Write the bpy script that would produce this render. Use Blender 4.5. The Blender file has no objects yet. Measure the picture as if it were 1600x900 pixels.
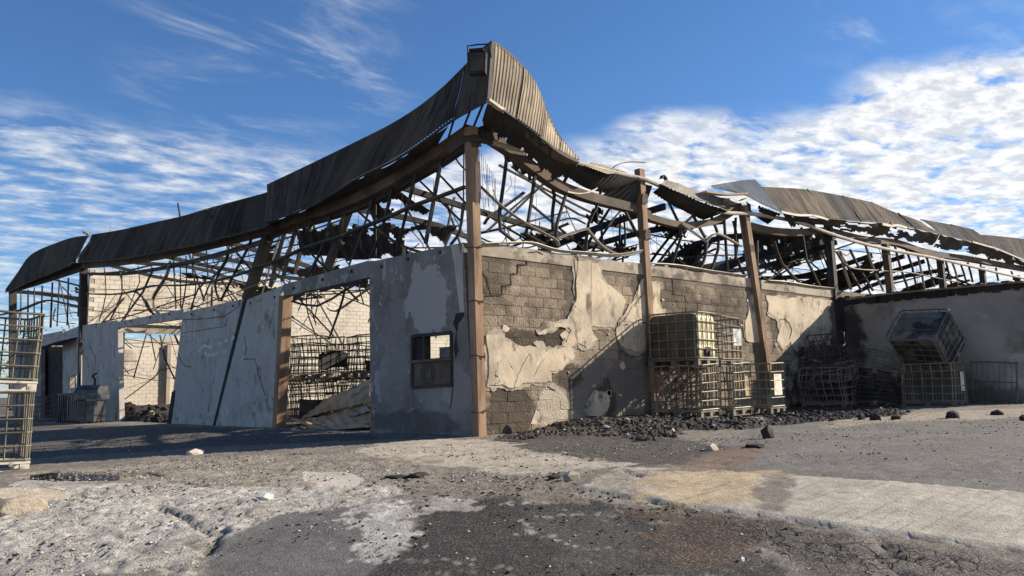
import bpy, math, random
import numpy as np
from mathutils import Vector, Matrix, Euler
random.seed(11); RNG = np.random.default_rng(7)
R_ = math.radians
SC = bpy.context.scene; COL = SC.collection
# ------------------------------------------------------------------ camera, light, sky, exposure
# world frame: origin at the foot of the near corner column, +X along the right facade, +Y along the left facade
cam = bpy.data.cameras.new('camera'); co = bpy.data.objects.new('camera', cam); COL.objects.link(co)
cam.sensor_width = 36; cam.lens = 36*1270/1600; cam.clip_start = .05; cam.clip_end = 3000
co.matrix_world = Matrix(((0.74284,-0.06558,-0.66625,-9.4318),(-0.66915,-0.10346,-0.73589,-11.4062),(-0.02068,0.99247,-0.12074,0.87),(0,0,0,1)))
SC.camera = co
SUN_EL, SUN_OFF = R_(25.5), R_(26)                # height, and degrees from +X towards -Y
sd = Vector((math.cos(SUN_OFF)*math.cos(SUN_EL), -math.sin(SUN_OFF)*math.cos(SUN_EL), math.sin(SUN_EL)))
sl = bpy.data.lights.new('sun', 'SUN'); sl.energy = 5.0; sl.angle = R_(.5); sl.color = (1,.885,.73)
so = bpy.data.objects.new('sun', sl); COL.objects.link(so); so.rotation_euler = sd.to_track_quat('Z','Y').to_euler()
SC.view_settings.view_transform = 'Standard'; SC.view_settings.look = 'None'; SC.view_settings.exposure = 0.85; SC.view_settings.gamma = 1
W = bpy.data.worlds.new('World'); SC.world = W; W.use_nodes = True
class NT:
    """small helper for node trees"""
    def __init__(s, nt): s.nt = nt; s.N = nt.nodes; s.L = nt.links
    def n(s, t, **k):
        x = s.N.new(t)
        for a, b in k.items():
            if a.startswith('_'): setattr(x, a[1:], b)
        return x
    def link(s, a, b): s.L.new(a, b)
    def val(s, sock, v):
        if hasattr(v, 'is_output'): s.L.new(v, sock)
        else: sock.default_value = v
    def math(s, op, a, b=0.0, c=None, clamp=False):
        m = s.n('ShaderNodeMath', _operation=op); m.use_clamp = clamp
        s.val(m.inputs[0], a); s.val(m.inputs[1], b)
        if c is not None: s.val(m.inputs[2], c)
        return m.outputs[0]
    def vmath(s, op, a, b=(0,0,0)):
        m = s.n('ShaderNodeVectorMath', _operation=op); s.val(m.inputs[0], a); s.val(m.inputs[1], b); return m.outputs[0]
    def noise(s, vec, scale, detail=5, rough=.55, dist=0):
        m = s.n('ShaderNodeTexNoise'); s.val(m.inputs['Vector'], vec); m.inputs['Scale'].default_value = scale
        m.inputs['Detail'].default_value = detail; m.inputs['Roughness'].default_value = rough; m.inputs['Distortion'].default_value = dist
        return m.outputs['Fac']
    def voro(s, vec, scale, feature='F1', rnd=1):
        m = s.n('ShaderNodeTexVoronoi', _feature=feature); s.val(m.inputs['Vector'], vec); m.inputs['Scale'].default_value = scale
        m.inputs['Randomness'].default_value = rnd
        return m.outputs['Distance']
    def ss(s, v, lo, hi):
        m = s.n('ShaderNodeMapRange', _interpolation_type='SMOOTHSTEP'); s.val(m.inputs['Value'], v)
        s.val(m.inputs['From Min'], lo); s.val(m.inputs['From Max'], hi); return m.outputs[0]
    def mix(s, f, a, b, mode='MIX'):
        m = s.n('ShaderNodeMix', _data_type='RGBA', _blend_type=mode); s.val(m.inputs[0], f)
        for sock, v in ((m.inputs[6], a), (m.inputs[7], b)):
            if isinstance(v, tuple): v = (*v[:3], 1)
            s.val(sock, v)
        return m.outputs[2]
    def mapping(s, vec, scale=(1,1,1), rot=(0,0,0), loc=(0,0,0)):
        m = s.n('ShaderNodeMapping'); s.val(m.inputs[0], vec); m.inputs['Scale'].default_value = scale
        m.inputs['Rotation'].default_value = rot; m.inputs['Location'].default_value = loc; return m.outputs[0]
def build_world():
    W.node_tree.nodes.clear(); t = NT(W.node_tree)
    sky = t.n('ShaderNodeTexSky', _sky_type='NISHITA'); sky.sun_disc = False
    sky.sun_elevation = SUN_EL; sky.sun_rotation = math.pi/2 + SUN_OFF; sky.air_density = 1.0; sky.dust_density = .25; sky.ozone_density = 2.2
    g = t.n('ShaderNodeTexCoord').outputs['Generated']
    sep = t.n('ShaderNodeSeparateXYZ'); t.link(g, sep.inputs[0]); x, y, z = sep.outputs
    zc = t.math('ADD', t.math('MAXIMUM', z, 0.0), .07)
    cv = t.n('ShaderNodeCombineXYZ'); t.val(cv.inputs[0], t.math('DIVIDE', x, zc)); t.val(cv.inputs[1], t.math('DIVIDE', y, zc))
    p = cv.outputs[0]
    pw = t.vmath('ADD', p, t.mapping(p, (.35,.35,.35)))
    pm = t.mapping(p, (1,1.5,1), (0,0,R_(35)))
    puff = t.noise(pm, 5.2, 9, .60, .2)
    big = t.noise(pm, .95, 3, .5)
    # altocumulus deck below roughly 17 degrees, thicker to the south-east
    az = t.math('ADD', t.math('MULTIPLY', x, .62), t.math('MULTIPLY', y, -.62))
    edge = t.math('ADD', z, t.math('MULTIPLY', t.math('SUBTRACT', big, .5), -.20))
    edge = t.math('ADD', edge, t.math('MULTIPLY', t.math('MAXIMUM', az, 0.0), -.14))
    deck = t.ss(edge, .300, .250)
    cover = t.math('ADD', t.math('MULTIPLY', t.ss(az, -.45, .05), .125), -.018)
    d0 = t.math('ADD', t.math('ADD', t.math('MULTIPLY', puff, .8), t.math('MULTIPLY', big, .25)), cover)
    low = t.math('MULTIPLY', t.ss(z, .2, .03), .03)
    soft = t.ss(az, -.35, .02)                                   # thinner, softer veil to the north-west
    c1 = t.math('MULTIPLY', t.math('MULTIPLY', t.ss(t.math('ADD', d0, low), t.math('ADD', .40, t.math('MULTIPLY', soft, .068)), t.math('SUBTRACT', .70, t.math('MULTIPLY', soft, .045))), deck), t.math('ADD', .72, t.math('MULTIPLY', soft, .28)))
    # cirrus
    ci = t.noise(t.mapping(p, (1.1,2.2,1), (0,0,R_(-20))), 1.7, 9, .62, .6)
    cb = t.noise(p, .55, 2, .5)
    c2 = t.math('MULTIPLY', t.ss(ci, .47, .80), t.ss(cb, .30, .5))
    def spot(d, lo, hi):
        m = t.n('ShaderNodeVectorMath', _operation='DOT_PRODUCT'); t.val(m.inputs[0], g); m.inputs[1].default_value = d; return t.ss(m.outputs['Value'], lo, hi)
    c2 = t.math('MULTIPLY', c2, t.math('MAXIMUM', spot((.395,.835,.383), .982, .998), t.math('MAXIMUM', spot((.885,.28,.372), .985, .999), spot((-.5,.2,.84), .6, .95))))
    c2 = t.math('MULTIPLY', c2, .55)
    cl = t.math('MAXIMUM', c1, c2, clamp=True)
    cl = t.math('MULTIPLY', cl, t.ss(z, -.02, .02))
    shade = t.ss(t.noise(pm, 8.5, 7, .62), .38, .60)
    ccol = t.mix(shade, (7.0,7.3,7.8), (10.6,10.5,10.2))
    skyc = t.mix(1.0, sky.outputs[0], (.66,.98,1.36), 'MULTIPLY')
    out = t.mix(t.math('MULTIPLY', cl, .93), skyc, ccol)
    bg = t.n('ShaderNodeBackground'); t.link(out, bg.inputs[0]); bg.inputs[1].default_value = .058
    o = t.n('ShaderNodeOutputWorld'); t.link(bg.outputs[0], o.inputs[0])
build_world()

# ------------------------------------------------------------------ materials
BH = bpy.data.objects.new('burnt_warehouse', None); COL.objects.link(BH)      # root of the building; wall textures share its space
def new_mat(name):
    m = bpy.data.materials.new(name); m.use_nodes = True
    m.node_tree.nodes.clear(); t = NT(m.node_tree)
    b = t.n('ShaderNodeBsdfPrincipled'); o = t.n('ShaderNodeOutputMaterial'); t.link(b.outputs[0], o.inputs[0])
    return m, t, b
def bump(t, b, h, strength, dist=.02):
    n = t.n('ShaderNodeBump'); n.inputs['Strength'].default_value = strength; n.inputs['Distance'].default_value = dist
    t.link(h, n.inputs['Height']); t.link(n.outputs[0], b.inputs['Normal'])
def mat(name, c1, c2, scale=3, stains=(), rough=.85, metal=0, stretch=(1,1,1), bumps=((30,.35,.01),), uv=False, rnd=0.0, cracks=None, detail=8, wall=False, blobs=()):
    """two-tone noise base + list of stains (colour, scale, lo, hi, stretch)"""
    m, t, b = new_mat(name)
    tc = t.n('ShaderNodeTexCoord'); v = tc.outputs['UV' if uv else 'Object']
    if wall: tc.object = BH
    if rnd: oi = t.n('ShaderNodeObjectInfo')
    if rnd and not wall:
        cx = t.n('ShaderNodeCombineXYZ'); t.val(cx.inputs[0], t.math('MULTIPLY', oi.outputs['Random'], 37.0)); t.val(cx.inputs[1], t.math('MULTIPLY', oi.outputs['Random'], 11.0))
        v2 = t.vmath('ADD', v, cx.outputs[0])
    else: v2 = v
    mv = t.mapping(v2, stretch)
    f = t.noise(mv, scale, detail, .62)
    c = t.mix(t.ss(f, .32, .68), c1, c2)
    for (sc, ss_, lo, hi, st) in stains:
        c = t.mix(t.ss(t.noise(t.mapping(v2, st, loc=(ss_*3.1, ss_*1.7, 2.3)), ss_, 8, .65), lo, hi), c, sc)
    for (cen, inv, bc, k, lo_, hi_) in blobs:                        # scorch, pale and painted-shade patches at known places on the walls
        dn = t.n('ShaderNodeVectorMath', _operation='LENGTH')
        t.val(dn.inputs[0], t.vmath('MULTIPLY', t.vmath('SUBTRACT', v, cen), inv))
        dd = t.math('ADD', dn.outputs['Value'], t.math('MULTIPLY', t.math('SUBTRACT', t.noise(v, 2.2, 8, .7), .5), 1.8))
        c = t.mix(t.math('MULTIPLY', t.ss(dd, lo_, hi_), k), c, bc)
    h = None
    if cracks:
        wv = t.vmath('ADD', v2, t.vmath('SCALE', v2, (0,0,0)))
        nz = t.n('ShaderNodeTexNoise'); t.val(nz.inputs['Vector'], v2); nz.inputs['Scale'].default_value = cracks[0]*2.5; nz.inputs['Detail'].default_value = 6
        dv = t.vmath('MULTIPLY', t.vmath('SUBTRACT', nz.outputs['Color'], (.5,.5,.5)), (cracks[2],)*3)
        ve = t.voro(t.vmath('ADD', v2, dv), cracks[0], 'DISTANCE_TO_EDGE')
        gate = t.ss(t.noise(v2, cracks[0]*.8, 3), .50, .56)
        ck = t.math('MULTIPLY', t.ss(ve, cracks[1], cracks[1]*.3), gate)
        c = t.mix(ck, c, (.02,.018,.016))
    if rnd:
        k = t.math('ADD', t.math('MULTIPLY', oi.outputs['Random'], rnd*2), 1-rnd)
        cc = t.n('ShaderNodeCombineXYZ')
        for i in range(3): t.val(cc.inputs[i], k)
        c = t.mix(1.0, c, cc.outputs[0], 'MULTIPLY')
    t.link(c, b.inputs['Base Color']); b.inputs['Roughness'].default_value = rough; b.inputs['Metallic'].default_value = metal
    b.inputs['Specular IOR Level'].default_value = .3
    hs = None
    for (bs, st, ds) in bumps:
        x = t.math('MULTIPLY', t.noise(mv, bs, 6, .6), ds*50)
        hs = x if hs is None else t.math('ADD', hs, x)
    if hs is not None: bump(t, b, hs, bumps[0][1], .02)
    return m
MAT = {}
SOOT = (.045,.036,.029)
def blob(a, b, col=SOOT, k=.85): return (((a[0]+b[0])/2, 0, (a[1]+b[1])/2), (2/abs(a[0]-b[0]), 0, 2/abs(a[1]-b[1])), col, k, 1.12, .82)
def lblob(a, b, col, k=.9, lo=1.02, hi=.94): return ((0, (a[0]+b[0])/2, (a[1]+b[1])/2), (0, 2/abs(a[0]-b[0]), 2/abs(a[1]-b[1])), col, k, lo, hi)
_b = [(0.55,1.97),(1.71,1.60),(1.51,2.05),(2.43,1.59),(0.09,0.89),(1.44,-0.18),(2.01,1.34),(2.77,0.80),(3.06,0.96),(3.88,0.15),(5.20,3.17),(7.12,2.38),(4.42,3.26),(4.85,2.72),(7.47,3.33),(9.21,2.13),(0.15,3.47),(0.89,2.56),(9.99,3.34),(10.76,1.83),(10.72,1.48),(11.73,-0.09),(2.31,3.23),(2.61,2.33),(3.93,2.18),(4.91,1.43)]
BLOBS = [blob(_b[i], _b[i+1], SOOT, k) for i, k in zip(range(0,26,2), (.8,.9,.8,.75,.7,.6,.7,.55,.5,.7,.8,.5,.55))]
_q = [(1.48,0.92),(2.36,0.04),(2.33,1.41),(3.72,0.22),(3.58,1.42),(4.89,0.17)]
BLOBS = [blob(_q[0],_q[1],(.46,.40,.32),.85), blob(_q[2],_q[3],(.19,.172,.15),.8), blob(_q[4],_q[5],(.15,.135,.118),.8)]+BLOBS  # the two darker patches paint the tank's wall shadow deeper
_c = [(2.23,3.34),(0.85,1.91),(1.90,1.47),(0.21,0.25),(3.29,2.75),(2.13,0.46),(11.56,3.33),(9.12,0.42),(15.28,2.00),(12.07,0.21),(3.61,0.45),(0.22,-0.03)]
LB = [lblob(_c[0],_c[1],(.36,.345,.325)), lblob(_c[2],_c[3],(.26,.25,.235),.6), lblob(_c[4],_c[5],(.23,.22,.205),.6), lblob(_c[6],_c[7],(.40,.385,.36),.6), lblob(_c[8],_c[9],(.39,.375,.35),.6), lblob(_c[10],_c[11],(.085,.078,.07),.7,1.1,.8)]
_p = [(11.04,2.18),(14.28,-0.75),(13.32,3.56),(14.39,-0.01),(9.82,3.50),(10.22,2.50),(16.69,4.83),(16.73,4.81)]
PBLOBS = [blob(_p[0],_p[1],(.03,.026,.022),.88), blob(_p[2],_p[3],(.035,.03,.026),.8)]  # shade of the inner corner painted into the right wall
BLOBS += PBLOBS
MAT['plaster'] = mat('sunburnt_plaster', (.43,.36,.262), (.60,.505,.37), 1.3, [((.30,.262,.205), .8, .46, .64, (1,1,.8)), ((.58,.53,.44), 4, .58, .72, (1,1,.8)), ((.15,.12,.09), 2.6, .54, .70, (1,1,.6)), ((.085,.07,.056), .9, .57, .70, (1,1,.5)), ((.11,.09,.072), 5, .60, .72, (1,1,.5)), ((.12,.10,.08), 11, .66, .76, (1,1,1))], .9, bumps=((9,.5,.02),(60,.3,.006)), cracks=(1.3,.006,.35), wall=True, blobs=PBLOBS)
MAT['ring'] = mat('ring_beam_render', (.27,.235,.185), (.42,.365,.29), 2.2, [((.11,.09,.075), 1.3, .48, .64, (1,1,1.5)), ((.46,.41,.33), 3, .6, .7, (1,1,1))], .9, bumps=((25,.4,.006),))
BST = [((.085,.068,.052), .75, .47, .66, (1,1,1)), ((.42,.35,.26), 9, .62, .74, (1,1,1)), ((.06,.05,.042), 14, .60, .72, (1,1,1))]
MAT['block'] = mat('scorched_block', (.20,.162,.118), (.34,.278,.203), 1.3, BST, .95, bumps=((24,1,.035),(60,.4,.014)), rnd=.07, wall=True, blobs=BLOBS)
MAT['mortar'] = mat('sooty_mortar', (.12,.098,.074), (.22,.18,.135), 1.3, BST, .95, bumps=((24,1,.035),), wall=True, blobs=BLOBS)
MAT['stucco'] = mat('peeling_grey_stucco', (.34,.312,.272), (.46,.425,.372), 1.4,
    [((.43,.415,.39), .8, .50, .62, (1,1,.8)), ((.52,.505,.48), 3.2, .60, .65, (1,1,.9)), ((.20,.19,.18), 1.7, .56, .66, (1,1,.7)), ((.26,.25,.20), 1.1, .60, .70, (1,1,.9)), ((.10,.095,.09), 2.1, .58, .74, (1,1,.5)), ((.10,.08,.065), 5.5, .66, .76, (1,1,.4)), ((.085,.08,.075), 9, .64, .70, (1,1,.5)), ((.17,.15,.135), .9, .60, .74, (1,1,.8))],
    .9, bumps=((18,.5,.010),(75,.3,.003)), cracks=(.8,.006,.6), wall=True, blobs=LB)
MAT['stucco_dark'] = mat('smoked_grey_stucco', (.15,.138,.125), (.235,.218,.198), 1.2,
    [((.33,.315,.295), 1.5, .565, .60, (1,1,.8)), ((.36,.345,.325), 6, .60, .64, (1,1,.8)), ((.22,.205,.19), .55, .56, .66, (1,1,.8)), ((.07,.065,.06), 1.7, .58, .74, (1,1,.6)), ((.055,.05,.045), 9, .68, .75, (1,1,.5))],
    .9, bumps=((18,.5,.010),(75,.3,.003)), wall=True, blobs=LB)
MAT['annex'] = mat('grey_annex_render', (.27,.245,.21), (.36,.33,.285), .8, [((.17,.15,.125), .55, .48, .62, (1,1,1)), ((.46,.435,.395), .75, .55, .66, (1,1,1.3)), ((.13,.11,.09), 1.4, .62, .78, (1,1,.6))], .9, bumps=((14,.3,.006),), wall=True, blobs=[((13.95,-.25,1.2),(0,1/.55,1/2.6),(.03,.026,.022),.9,1.1,.7), ((13.95,-2.2,.4),(0,1/2.2,1/.7),(.09,.078,.065),.7,1.1,.7), ((13.95,-4.2,.3),(0,1/1.2,1/.35),(.09,.078,.065),.6,1.1,.7)])  # the blob nearest the corner paints the shade there
MAT['firewall'] = mat('sunlit_blockwork', (.60,.54,.44), (.72,.66,.55), .5, [((.46,.40,.32), .45, .48, .68, (1,1,1)), ((.26,.225,.18), .35, .56, .74, (1,1,1)), ((.40,.35,.28), 2.5, .58, .72, (1,1,.6))], .9, bumps=((12,.4,.006),), rnd=.05)
MAT['joint'] = mat('block_joint', (.34,.29,.23), (.44,.38,.31), 2, (), .95)
MAT['rust'] = mat('rust_brown_column', (.20,.125,.08), (.32,.215,.14), 1.2, [((.10,.065,.048), 1.6, .50, .68, (3,3,.5)), ((.40,.30,.215), 4, .60, .74, (4,4,.3)), ((.10,.07,.055), 5, .68, .8, (3,3,.6))], .85, stretch=(5,5,.7), bumps=((20,.35,.006),))
MAT['palewood'] = mat('pale_splintered_face', (.50,.34,.25), (.62,.46,.36), 6, (), .9, bumps=())
MAT['sootcol'] = mat('sooted_steel', (.028,.025,.023), (.06,.05,.042), 1.5, [((.12,.085,.06), 2.2, .60, .75, (2,2,.5))], .8, bumps=((20,.3,.006),))
MAT['steel'] = mat('burnt_section_steel', (.032,.029,.026), (.075,.066,.057), 1.6, [((.20,.172,.14), 1.7, .60, .72, (1,1,1)), ((.13,.08,.052), 1.3, .64, .76, (1,1,1))], .7, metal=.15, bumps=((25,.3,.005),), rnd=.3)
MAT['ashsteel'] = mat('ash_pale_steel', (.22,.19,.15), (.36,.32,.26), 1.8, [((.16,.13,.105), 1.8, .56, .72, (1,1,1)), ((.27,.16,.10), 2.5, .64, .76, (1,1,1))], .75, bumps=((25,.3,.005),))
MAT['pipe'] = mat('ash_covered_pipe', (.32,.285,.24), (.46,.42,.36), 2, [((.17,.145,.12), 1.6, .55, .72, (1,1,1))], .8, bumps=((30,.3,.004),))
MAT['beam'] = mat('smoked_brown_beam', (.075,.057,.044), (.145,.11,.083), 1.2, [((.055,.048,.042), .9, .5, .68, (1,1,1)), ((.20,.155,.115), 3, .62, .74, (1,1,1))], .85, bumps=((25,.35,.006),))
MAT['char'] = mat('black_char', (.018,.017,.016), (.042,.038,.035), 3, [((.10,.085,.07), 4, .68, .78, (1,1,1))], .9, bumps=((20,.6,.012),))
MAT['charsheet'] = mat('charred_roof_sheet', (.022,.021,.02), (.05,.046,.042), 1.2, [((.13,.105,.085), 1.4, .62, .76, (1,1,1))], .85, bumps=((20,.4,.008),))
def cladding_mat(name, lo, hi, rustc, seed):
    m, t, b = new_mat(name)
    v = t.n('ShaderNodeTexCoord').outputs['UV']
    s1 = t.noise(t.mapping(v, (1.5,.10,1), loc=(seed,seed,0)), 2.6, 6, .75)
    s2 = t.noise(t.mapping(v, (14,.5,1), loc=(seed,0,0)), 2.0, 5, .7)
    s3 = t.noise(t.mapping(v, (.5,.5,1), loc=(0,seed,0)), 1.0, 6, .6)
    f = t.math('ADD', t.math('ADD', t.math('MULTIPLY', s1, .55), t.math('MULTIPLY', s2, .40)), t.math('MULTIPLY', s3, .35))
    c = t.mix(t.ss(f, .50, .76), lo, hi)
    c = t.mix(t.math('MULTIPLY', t.ss(t.noise(t.mapping(v, (3,.35,1), loc=(5,seed,0)), 1.6, 5), .55, .7), .7), c, rustc)
    oi = t.n('ShaderNodeObjectInfo'); k = t.math('ADD', t.math('MULTIPLY', oi.outputs['Random'], .55), .70); cc = t.n('ShaderNodeCombineXYZ')
    for i in range(3): t.val(cc.inputs[i], k)
    c = t.mix(1.0, c, cc.outputs[0], 'MULTIPLY')
    t.link(c, b.inputs['Base Color']); b.inputs['Roughness'].default_value = .8; b.inputs['Metallic'].default_value = 0; b.inputs['Specular IOR Level'].default_value = .2
    bump(t, b, t.noise(v, 25, 5), .25, .02)
    return m
MAT['clad_dark'] = cladding_mat('sooted_cladding', (.014,.012,.010), (.095,.077,.058), (.10,.06,.036), 1.3)
MAT['clad_tan'] = cladding_mat('scorched_tan_cladding', (.06,.048,.036), (.40,.33,.24), (.27,.19,.095), 4.1)
MAT['clad_grey'] = cladding_mat('scorched_grey_cladding', (.075,.066,.055), (.23,.205,.17), (.17,.12,.075), 7.7)
MAT['clad_blue'] = cladding_mat('bluish_cladding', (.16,.175,.19), (.34,.36,.37), (.26,.22,.17), 9.2)
MAT['trim'] = mat('dark_trim', (.03,.029,.028), (.07,.064,.058), 3, (), .7, metal=.2, bumps=())
MAT['paleflash'] = mat('pale_bent_flashing', (.32,.285,.23), (.44,.40,.33), 2.5, [((.15,.12,.095), 3, .52, .68, (1,1,1))], .6, metal=.1)
MAT['cage'] = mat('burnt_galvanised_tube', (.14,.127,.098), (.26,.24,.185), 3, [((.13,.11,.085), 2.4, .54, .70, (1,1,1)), ((.24,.15,.09), 5, .64, .74, (1,1,1))], .6, metal=.25, bumps=())
MAT['cage_dark'] = mat('sooty_cage_tube', (.10,.09,.078), (.20,.18,.15), 3, [((.05,.045,.04), 2.4, .52, .70, (1,1,1)), ((.17,.105,.07), 5, .62, .74, (1,1,1))], .7, metal=.2, bumps=())
MAT['cage_left'] = mat('smoked_yellowed_tube', (.095,.087,.066), (.19,.175,.13), 3, [((.05,.043,.034), 2.4, .54, .70, (1,1,1)), ((.17,.105,.062), 5, .64, .74, (1,1,1))], .6, metal=.25, bumps=())
MAT['cage_black'] = mat('blackened_cage_tube', (.03,.028,.026), (.07,.062,.055), 3, (), .8, bumps=())
MAT['bottle'] = mat('yellowed_plastic_tank', (.50,.44,.27), (.62,.56,.36), 1.5, [((.30,.25,.16), 1.6, .56, .74, (1,1,.6))], .55, bumps=((6,.2,.01),))
MAT['bottle_grey'] = mat('smoked_plastic_tank', (.12,.12,.10), (.20,.195,.16), 1.4, [((.025,.032,.05), .9, .45, .56, (1,1,1)), ((.26,.25,.18), 2, .6, .72, (1,1,1))], .92, bumps=((6,.2,.01),))
MAT['plate'] = mat('weathered_white_placard', (.62,.59,.50), (.74,.71,.63), 3, [((.50,.40,.20), 4.2, .52, .66, (1,1,1)), ((.36,.31,.24), 9, .62, .72, (1,1,1))], .6, bumps=())
MAT['plate_grey'] = mat('smoked_metal_placard', (.42,.46,.47), (.60,.63,.63), 3, [((.26,.29,.30), 4, .5, .62, (1,1,1))], .45, metal=.3, bumps=((5,.4,.02),))
MAT['palletw'] = mat('pale_pallet_plastic', (.50,.46,.38), (.64,.60,.52), 3, [((.25,.21,.16), 4, .58, .72, (1,1,1))], .7, bumps=())
MAT['palletd'] = mat('burnt_pallet_steel', (.10,.085,.07), (.22,.19,.15), 3, [((.40,.36,.29), 3, .62, .72, (1,1,1))], .8, bumps=())
MAT['galv'] = mat('smoked_galvanised_sheet', (.045,.046,.048), (.11,.112,.114), 2, [((.07,.065,.06), 1.5, .5, .7, (1,1,.5)), ((.22,.15,.10), 3, .62, .75, (1,1,.5))], .4, metal=.7, bumps=())
MAT['brownsheet'] = mat('scorched_brown_sheet', (.27,.18,.10), (.43,.31,.19), 1.4, [((.10,.08,.06), 1.8, .54, .70, (1,1,1)), ((.50,.43,.32), 3, .60, .72, (1,1,1))], .8, bumps=((12,.4,.01),))
MAT['stone'] = mat('broken_masonry', (.30,.265,.22), (.46,.42,.36), 5, [((.16,.135,.11), 4, .55, .7, (1,1,1))], .9, bumps=((30,.5,.008),), rnd=.3)
MAT['chip'] = mat('ash_chip', (.34,.31,.26), (.56,.52,.45), 14, (), .95, bumps=())
MAT['dirt'] = mat('tan_dirt', (.30,.255,.205), (.42,.365,.295), 4, [((.26,.20,.15), 3, .55, .7, (1,1,1))], .95, bumps=((14,.8,.03),))
MAT['bottle_shade'] = mat('shaded_tank_side', (.055,.045,.03), (.12,.095,.06), 1.5, [((.20,.155,.085), 1.2, .56, .72, (1,1,.6))], .6, bumps=())  # side turned from the sun: shade and soot put into one colour
MAT['stoned'] = mat('sooty_rubble', (.018,.016,.014), (.055,.046,.037), 5, [((.28,.25,.21), 5, .62, .72, (1,1,1))], .9, bumps=((30,.5,.008),), rnd=.5)
MAT['wire'] = mat('burnt_wire', (.04,.03,.025), (.09,.06,.045), 4, (), .8, bumps=())
MAT['white'] = mat('dusty_white_scrap', (.42,.43,.44), (.60,.60,.59), 6, [((.35,.34,.32), 6, .6, .7, (1,1,1))], .6, bumps=())
MAT['leaf'] = mat('dry_green_leaf', (.10,.115,.035), (.20,.19,.07), 3, (), .7, bumps=())
MAT['bark'] = mat('bark', (.10,.08,.06), (.16,.13,.10), 5, (), .9)

# ------------------------------------------------------------------ object helpers
def link(name, me, m=None, parent=None):
    o = bpy.data.objects.new(name, me); COL.objects.link(o)
    if m is not None and me is not None and not me.materials: me.materials.append(m)
    if parent is not None: o.parent = parent
    return o
def thing(name, label, cat, loc=(0,0,0), rot=(0,0,0), group=None):
    o = bpy.data.objects.new(name, None); COL.objects.link(o); o.location = loc; o.rotation_euler = rot
    o.empty_display_size = .3
    return tag(o, label, cat, group)
def tag(o, label, cat, group=None):
    o['label'] = label; o['category'] = cat
    if group: o['group'] = group
    return o
class MB:
    def __init__(s): s.v = []; s.f = []; s.uv = []
    def add(s, vs, fs):
        b = len(s.v); s.v += [tuple(p) for p in vs]; s.f += [tuple(i+b for i in f) for f in fs]; return s
    def box(s, lo, hi):
        x0,y0,z0 = lo; x1,y1,z1 = hi
        return s.add([(x0,y0,z0),(x1,y0,z0),(x1,y1,z0),(x0,y1,z0),(x0,y0,z1),(x1,y0,z1),(x1,y1,z1),(x0,y1,z1)],
                     [(0,3,2,1),(4,5,6,7),(0,1,5,4),(1,2,6,5),(2,3,7,6),(3,0,4,7)])
    def prism(s, poly, axis, c0, c1):
        """poly: 2-D points; axis 'x' -> (y,z) pairs, 'y' -> (x,z) pairs, 'z' -> (x,y) pairs"""
        n = len(poly)
        P = {'x': lambda p, c: (c,p[0],p[1]), 'y': lambda p, c: (p[0],c,p[1]), 'z': lambda p, c: (p[0],p[1],c)}[axis]
        vs = [P(p,c0) for p in poly] + [P(p,c1) for p in poly]
        a = sum(poly[i][0]*poly[(i+1)%n][1]-poly[(i+1)%n][0]*poly[i][1] for i in range(n))
        fr, bk = tuple(range(n)), tuple(range(2*n-1, n-1, -1))
        fs = [fr, bk] + [(i, i+n, (i+1)%n+n, (i+1)%n) for i in range(n)]
        return s.add(vs, fs)
    def sweep(s, pts, prof, closed=False, up=None, twist=0.0):
        pts = [Vector(p) for p in pts]; n = len(pts); k = len(prof); b = len(s.v)
        prev = None
        for i, p in enumerate(pts):
            if closed: d = pts[(i+1)%n]-pts[i-1]
            else: d = pts[min(i+1,n-1)]-pts[max(i-1,0)]
            if d.length < 1e-6: d = Vector((0,0,1))
            d.normalize()
            if prev is None:
                u = Vector(up) if up else (Vector((0,0,1)) if abs(d.z) < .85 else Vector((1,0,0)))
            else: u = prev
            u = u-d*u.dot(d)
            if u.length < 1e-5: u = Vector((1,0,0))-d*d.x
            u.normalize(); prev = u; w = d.cross(u)
            tw = twist*i/max(n-1,1); c_, s_ = math.cos(tw), math.sin(tw)
            for (a, h) in prof:
                aa, hh = a*c_-h*s_, a*s_+h*c_
                s.v.append(tuple(p+w*aa+u*hh))
        for i in range(n if closed else n-1):
            j = (i+1)%n
            for q in range(k):
                r = (q+1)%k
                s.f.append((b+i*k+q, b+i*k+r, b+j*k+r, b+j*k+q))
        if not closed:
            s.f.append(tuple(b+q for q in range(k-1,-1,-1))); s.f.append(tuple(b+(n-1)*k+q for q in range(k)))
        return s
    def mesh(s, name, smooth=False):
        me = bpy.data.meshes.new(name); me.from_pydata(s.v, [], s.f)
        if s.uv:
            l = me.uv_layers.new(name='uv'); 
            vi = np.zeros(len(me.loops), dtype=np.int32); me.loops.foreach_get('vertex_index', vi)
            l.data.foreach_set('uv', np.array(s.uv, dtype=np.float32)[vi].ravel())
        if smooth: me.polygons.foreach_set('use_smooth', [True]*len(me.polygons))
        me.update(); return me
    def build(s, name, m, parent=None, smooth=False): return link(name, s.mesh(name, smooth), m, parent)
def circ(r, n=8): return [(r*math.cos(2*math.pi*i/n), r*math.sin(2*math.pi*i/n)) for i in range(n)]
def rect(w, h): return [(-w/2,-h/2),(w/2,-h/2),(w/2,h/2),(-w/2,h/2)]
def chan(w, h, t=.012): return [(-w/2,-h/2),(w/2,-h/2),(w/2,-h/2+t),(-w/2+t,-h/2+t),(-w/2+t,h/2-t),(w/2,h/2-t),(w/2,h/2),(-w/2,h/2)]
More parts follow.
